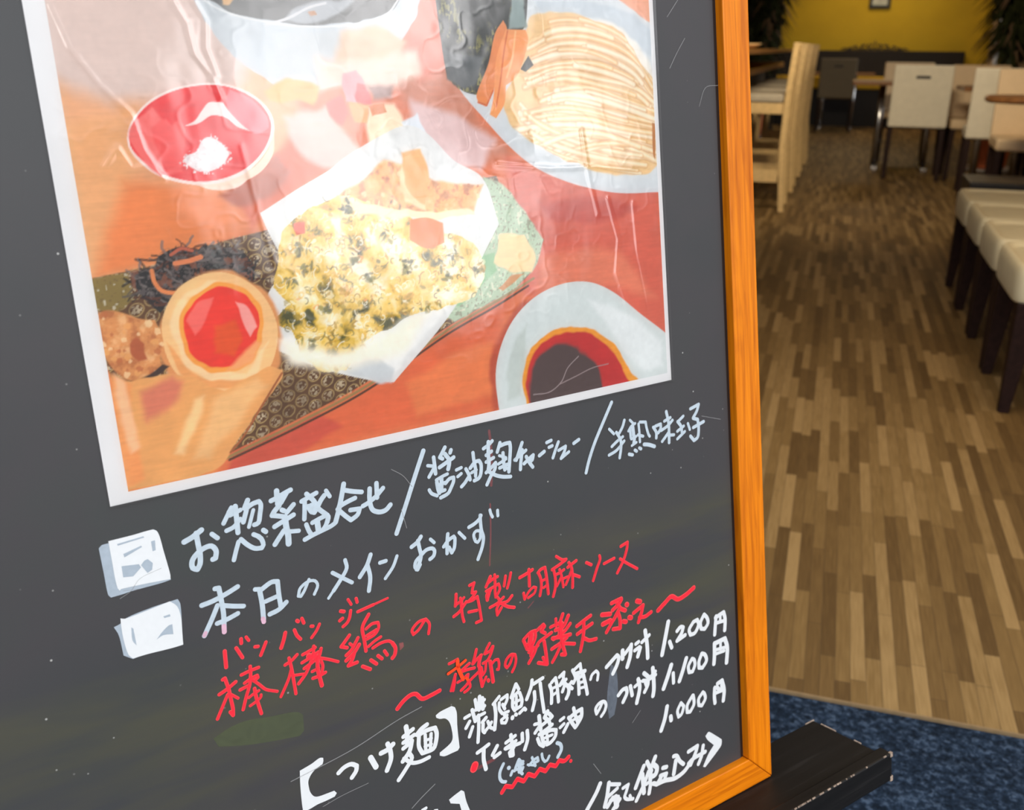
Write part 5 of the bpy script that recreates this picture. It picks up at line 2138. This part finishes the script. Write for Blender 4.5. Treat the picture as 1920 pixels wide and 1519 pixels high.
# high counter chairs seen side on at the left
CG = 'high beech counter chairs'
CLAB = ['high pale beech counter chair nearest the doorway, beside the orange frame',
        'high pale beech counter chair, second along the counter',
        'high pale beech counter chair, third along the counter',
        'high pale beech counter chair farthest along the counter']
ch = thing('counter_chair', CLAB[0], 'chair', (-0.31, 6.84, 0), 0, CG)
for yy in (0.0, 0.40):
    b = MB()
    for (x0_, z0_), (x1_, z1_) in (((0.012, 0.0), (-0.018, 0.42)), ((-0.018, 0.4201), (-0.012, 0.74)), ((-0.012, 0.7401), (0.012, 1.055))):
        b.hexa([(x0_ - 0.019, yy - 0.02, z0_), (x0_ + 0.019, yy - 0.02, z0_), (x0_ + 0.019, yy + 0.02, z0_), (x0_ - 0.019, yy + 0.02, z0_),
                (x1_ - 0.019, yy - 0.02, z1_), (x1_ + 0.019, yy - 0.02, z1_), (x1_ + 0.019, yy + 0.02, z1_), (x1_ - 0.019, yy + 0.02, z1_)])
    b.build('rear_leg', M['light_wood'], ch, bevel=0.003)
    b = MB()
    b.bar((-0.39, yy, 0), (-0.385, yy, 0.66), (0.036, 0.036))
    b.build('front_leg', M['light_wood'], ch, bevel=0.003)
    b = MB()
    b.box(-0.38, -0.03, yy - 0.011, yy + 0.011, 0.19, 0.27)
    b.build('side_rung', M['light_wood'], ch)
b = MB()
b.box(-0.41, -0.036, -0.0, 0.40, 0.62, 0.69)
b.build('seat_frame', M['light_wood'], ch, bevel=0.004)
b = MB()
b.box(-0.415, -0.038, -0.012, 0.412, 0.6905, 0.745)
b.build('seat_pad', M['grey_pad'], ch, bevel=0.015, seg=3)
for z0, z1 in ((0.80, 0.86), (0.90, 0.95), (0.99, 1.045)):
    b = MB()
    t0 = (z0 - 0.72) / 0.335
    x = -0.016 + 0.024 * t0
    b.box(x - 0.006, x + 0.014, 0.021, 0.379, z0, z1)
    b.build('back_slat', M['light_wood'], ch)
for k in range(1, 4):
    dup(ch, (-0.31 + 0.012 * k, 6.84 + 1.02 * k, 0), 0, CLAB[k])

# counter at the left
t = thing('service_counter', 'honey brown wooden counter along the left behind the high chairs', 'counter', (-0.95, 8.7, 0))
b = MB()
b.box(-0.40, 0.16, -2.6, 2.6, 0.0, 0.84)
b.build('counter_body', M['dark_wall'], t)
b = MB()
b.box(-0.44, 0.34, -2.65, 2.65, 0.8405, 0.885)
b.build('countertop', M['counter_wood'], t, bevel=0.006)
b = MB()
b.box(-0.44, 0.42, -2.6, 2.6, 0.985, 1.015)
b.box(-0.42, -0.38, -2.6, 2.6, 0.886, 0.985)
b.build('raised_shelf', M['counter_wood'], t, bevel=0.004)
b = MB()
b.lathe([(0.05, 0.0), (0.085, 0.012), (0.12, 0.03), (0.118, 0.034), (0.08, 0.018), (0.03, 0.012)], (0, 0, 0), 28)
d = b.build('serving_dish', M['plate'], smooth=True)
d.location = (-0.66, 7.2, 1.0155)
tag(d, 'shiny honey coloured dish on the raised counter shelf', 'dish')
b = MB()
b.box(-0.07, 0.07, -0.05, 0.05, 0, 0.088)
d = b.build('napkin_box', M['slate'], bevel=0.006)
d.location = (-0.735, 7.35, 0.8855)
tag(d, 'small black box standing on the counter under the raised shelf', 'box')
b = MB()
for k in range(3):
    b.hexa([(-0.05 + 0.03 * k, -0.035, 0), (-0.035 + 0.03 * k, -0.035, 0), (-0.035 + 0.03 * k, 0.035, 0), (-0.05 + 0.03 * k, 0.035, 0),
            (-0.06 + 0.032 * k, -0.03, 0.07), (-0.035 + 0.035 * k, -0.03, 0.085), (-0.035 + 0.035 * k, 0.03, 0.085), (-0.06 + 0.032 * k, 0.03, 0.07)])
d = b.build('paper_stack', M['mauve'])
d.location = (-0.80, 6.95, 0.8855)
tag(d, 'loose mauve papers standing on the counter beside the black box', 'papers')

# banquette along the back wall with an iron scroll on top
t = thing('banquette', 'long bench with mustard seat and dark back under the yellow wall', 'bench', (0.2, 15.35, 0))
b = MB()
b.box(-2.9, 1.35, -0.28, 0.18, 0.0, 0.50)
b.build('bench_base', M['bench_back'], t)
b = MB()
b.box(-2.9, 1.35, -0.30, 0.18, 0.5005, 0.66)
b.build('seat_cushion', M['yellow_seat'], t, bevel=0.02)
b = MB()
b.box(-2.9, 1.35, 0.1805, 0.33, 0.0, 1.0)
b.build('bench_back', M['bench_back'], t, bevel=0.01)
b = MB()


def scroll(cx, cz, r, flip):
    pts = []
    for k in range(22):
        a = k / 21 * 4.4
        rr = r * (1 - 0.17 * a)
        pts.append((cx + flip * rr * math.cos(a + 3.6), 0, cz + rr * math.sin(a + 3.6)))
    return pts


for s in (-1, 1):
    for k, (cx, cz, r) in enumerate(((0.06, 0.065, 0.055), (0.15, 0.060, 0.05), (0.24, 0.045, 0.042), (0.32, 0.032, 0.03))):
        b.tube(scroll(s * cx, cz, r, s), 0.011, 6)
    b.tube([(s * 0.02, 0, 0.10), (s * 0.07, 0, 0.03), (s * 0.13, 0, 0.085), (s * 0.19, 0, 0.02), (s * 0.26, 0, 0.065), (s * 0.33, 0, 0.015), (s * 0.40, 0, 0.035), (s * 0.45, 0, 0.008)], 0.010, 6)
b.tube([(-0.41, 0, 0.008), (0.41, 0, 0.008)], 0.008, 6)
b.tube([(0, 0, 0.008), (0, 0, 0.14)], 0.007, 6)
d = b.build('iron_scrollwork', M['iron'], smooth=True)
d.location = (0.37, 15.60, 1.0005)
tag(d, 'black wrought iron scroll ornament standing on the bench back', 'ornament')

# framed picture on the yellow wall
t = thing('framed_picture', 'small dark framed picture hanging on the yellow wall', 'picture', (0.37, YB, 1.555))
b = MB()
fw_, fh_ = 0.14, 0.42
b.box(-fw_, fw_, -0.03, -0.002, 0, 0.04)
b.box(-fw_, fw_, -0.03, -0.002, fh_ - 0.04, fh_)
b.box(-fw_, -fw_ + 0.04, -0.03, -0.002, 0.04, fh_ - 0.04)
b.box(fw_ - 0.04, fw_, -0.03, -0.002, 0.04, fh_ - 0.04)
b.build('picture_frame', M['black'], t)
b = MB()
b.box(-fw_ + 0.04, fw_ - 0.04, -0.018, -0.004, 0.04, fh_ - 0.04)
b.build('print', M['picture'], t)


def potted_plant(label, loc, seed, height, n, spread, low, pot=True):
    t = thing('potted_plant', label, 'plant', loc, 0, 'plants in terracotta pots')
    b = MB()
    b.lathe([(0.12, 0.03), (0.135, 0.05), (0.165, 0.30), (0.185, 0.305), (0.185, 0.35), (0.165, 0.352), (0.16, 0.33), (0.02, 0.325)], (0, 0, 0), 32)
    b.build('pot', M['terracotta'], t, smooth=False)
    b = MB()
    b.lathe([(0.14, 0.0), (0.21, 0.012), (0.225, 0.035), (0.215, 0.036), (0.15, 0.022), (0.02, 0.022)], (0, 0, 0), 32)
    b.build('saucer', M['saucer'], t)
    g = random.Random(seed)
    b = MB()
    stems = []
    for k in range(4):
        a = g.uniform(0, 6.28)
        top = (spread * 0.35 * math.cos(a), spread * 0.35 * math.sin(a), height * g.uniform(0.8, 1.0))
        b.tube([(0.03 * math.cos(a), 0.03 * math.sin(a), 0.325), (top[0] * 0.4, top[1] * 0.4, 0.3 + 0.5 * (top[2] - 0.3)), top], [0.02, 0.016, 0.006], 8)
        stems.append(top)
    b.build('stem', M['bark'], t, smooth=True)
    b = MB()
    for k in range(n):
        top = stems[k % 4]
        z = g.uniform(low, height + 0.15)
        f = min(1, max(0, (z - 0.325) / max(0.1, top[2] - 0.325)))
        p = Vector((top[0] * f, top[1] * f, z))
        a = g.uniform(0, 6.28)
        L = g.uniform(0.16, 0.34)
        d = Vector((math.cos(a), math.sin(a), g.uniform(-0.2, 0.5)))
        w = Vector((-math.sin(a), math.cos(a), 0)) * g.uniform(0.012, 0.026)
        p1 = p + d * (L * 0.5) * spread * 1.9
        p2 = p1 + Vector((d.x, d.y, -1.1)) * (L * 0.5)
        mi = 1 if g.random() < 0.16 else 0
        b.poly([p, p1 - w, p2, p1 + w], mi)
        b.poly([p + Vector((0, 0, 0.002)), p1 + w + Vector((0, 0, 0.004)), p2 + Vector((0, 0, 0.002)), p1 - w + Vector((0, 0, 0.004))], mi)
    b.build('foliage', [M['leaf'], M['dry_leaf']], t, fix=False)
    return t


potted_plant('tall dark leaved plant in an orange terracotta pot at the right window', (1.33, 9.95, 0), 5, 1.9, 1000, 0.42, 0.98)
potted_plant('tall dark plant at the back left corner beside the yellow wall', (-1.0, 12.45, 0), 9, 1.9, 700, 0.55, 0.8)
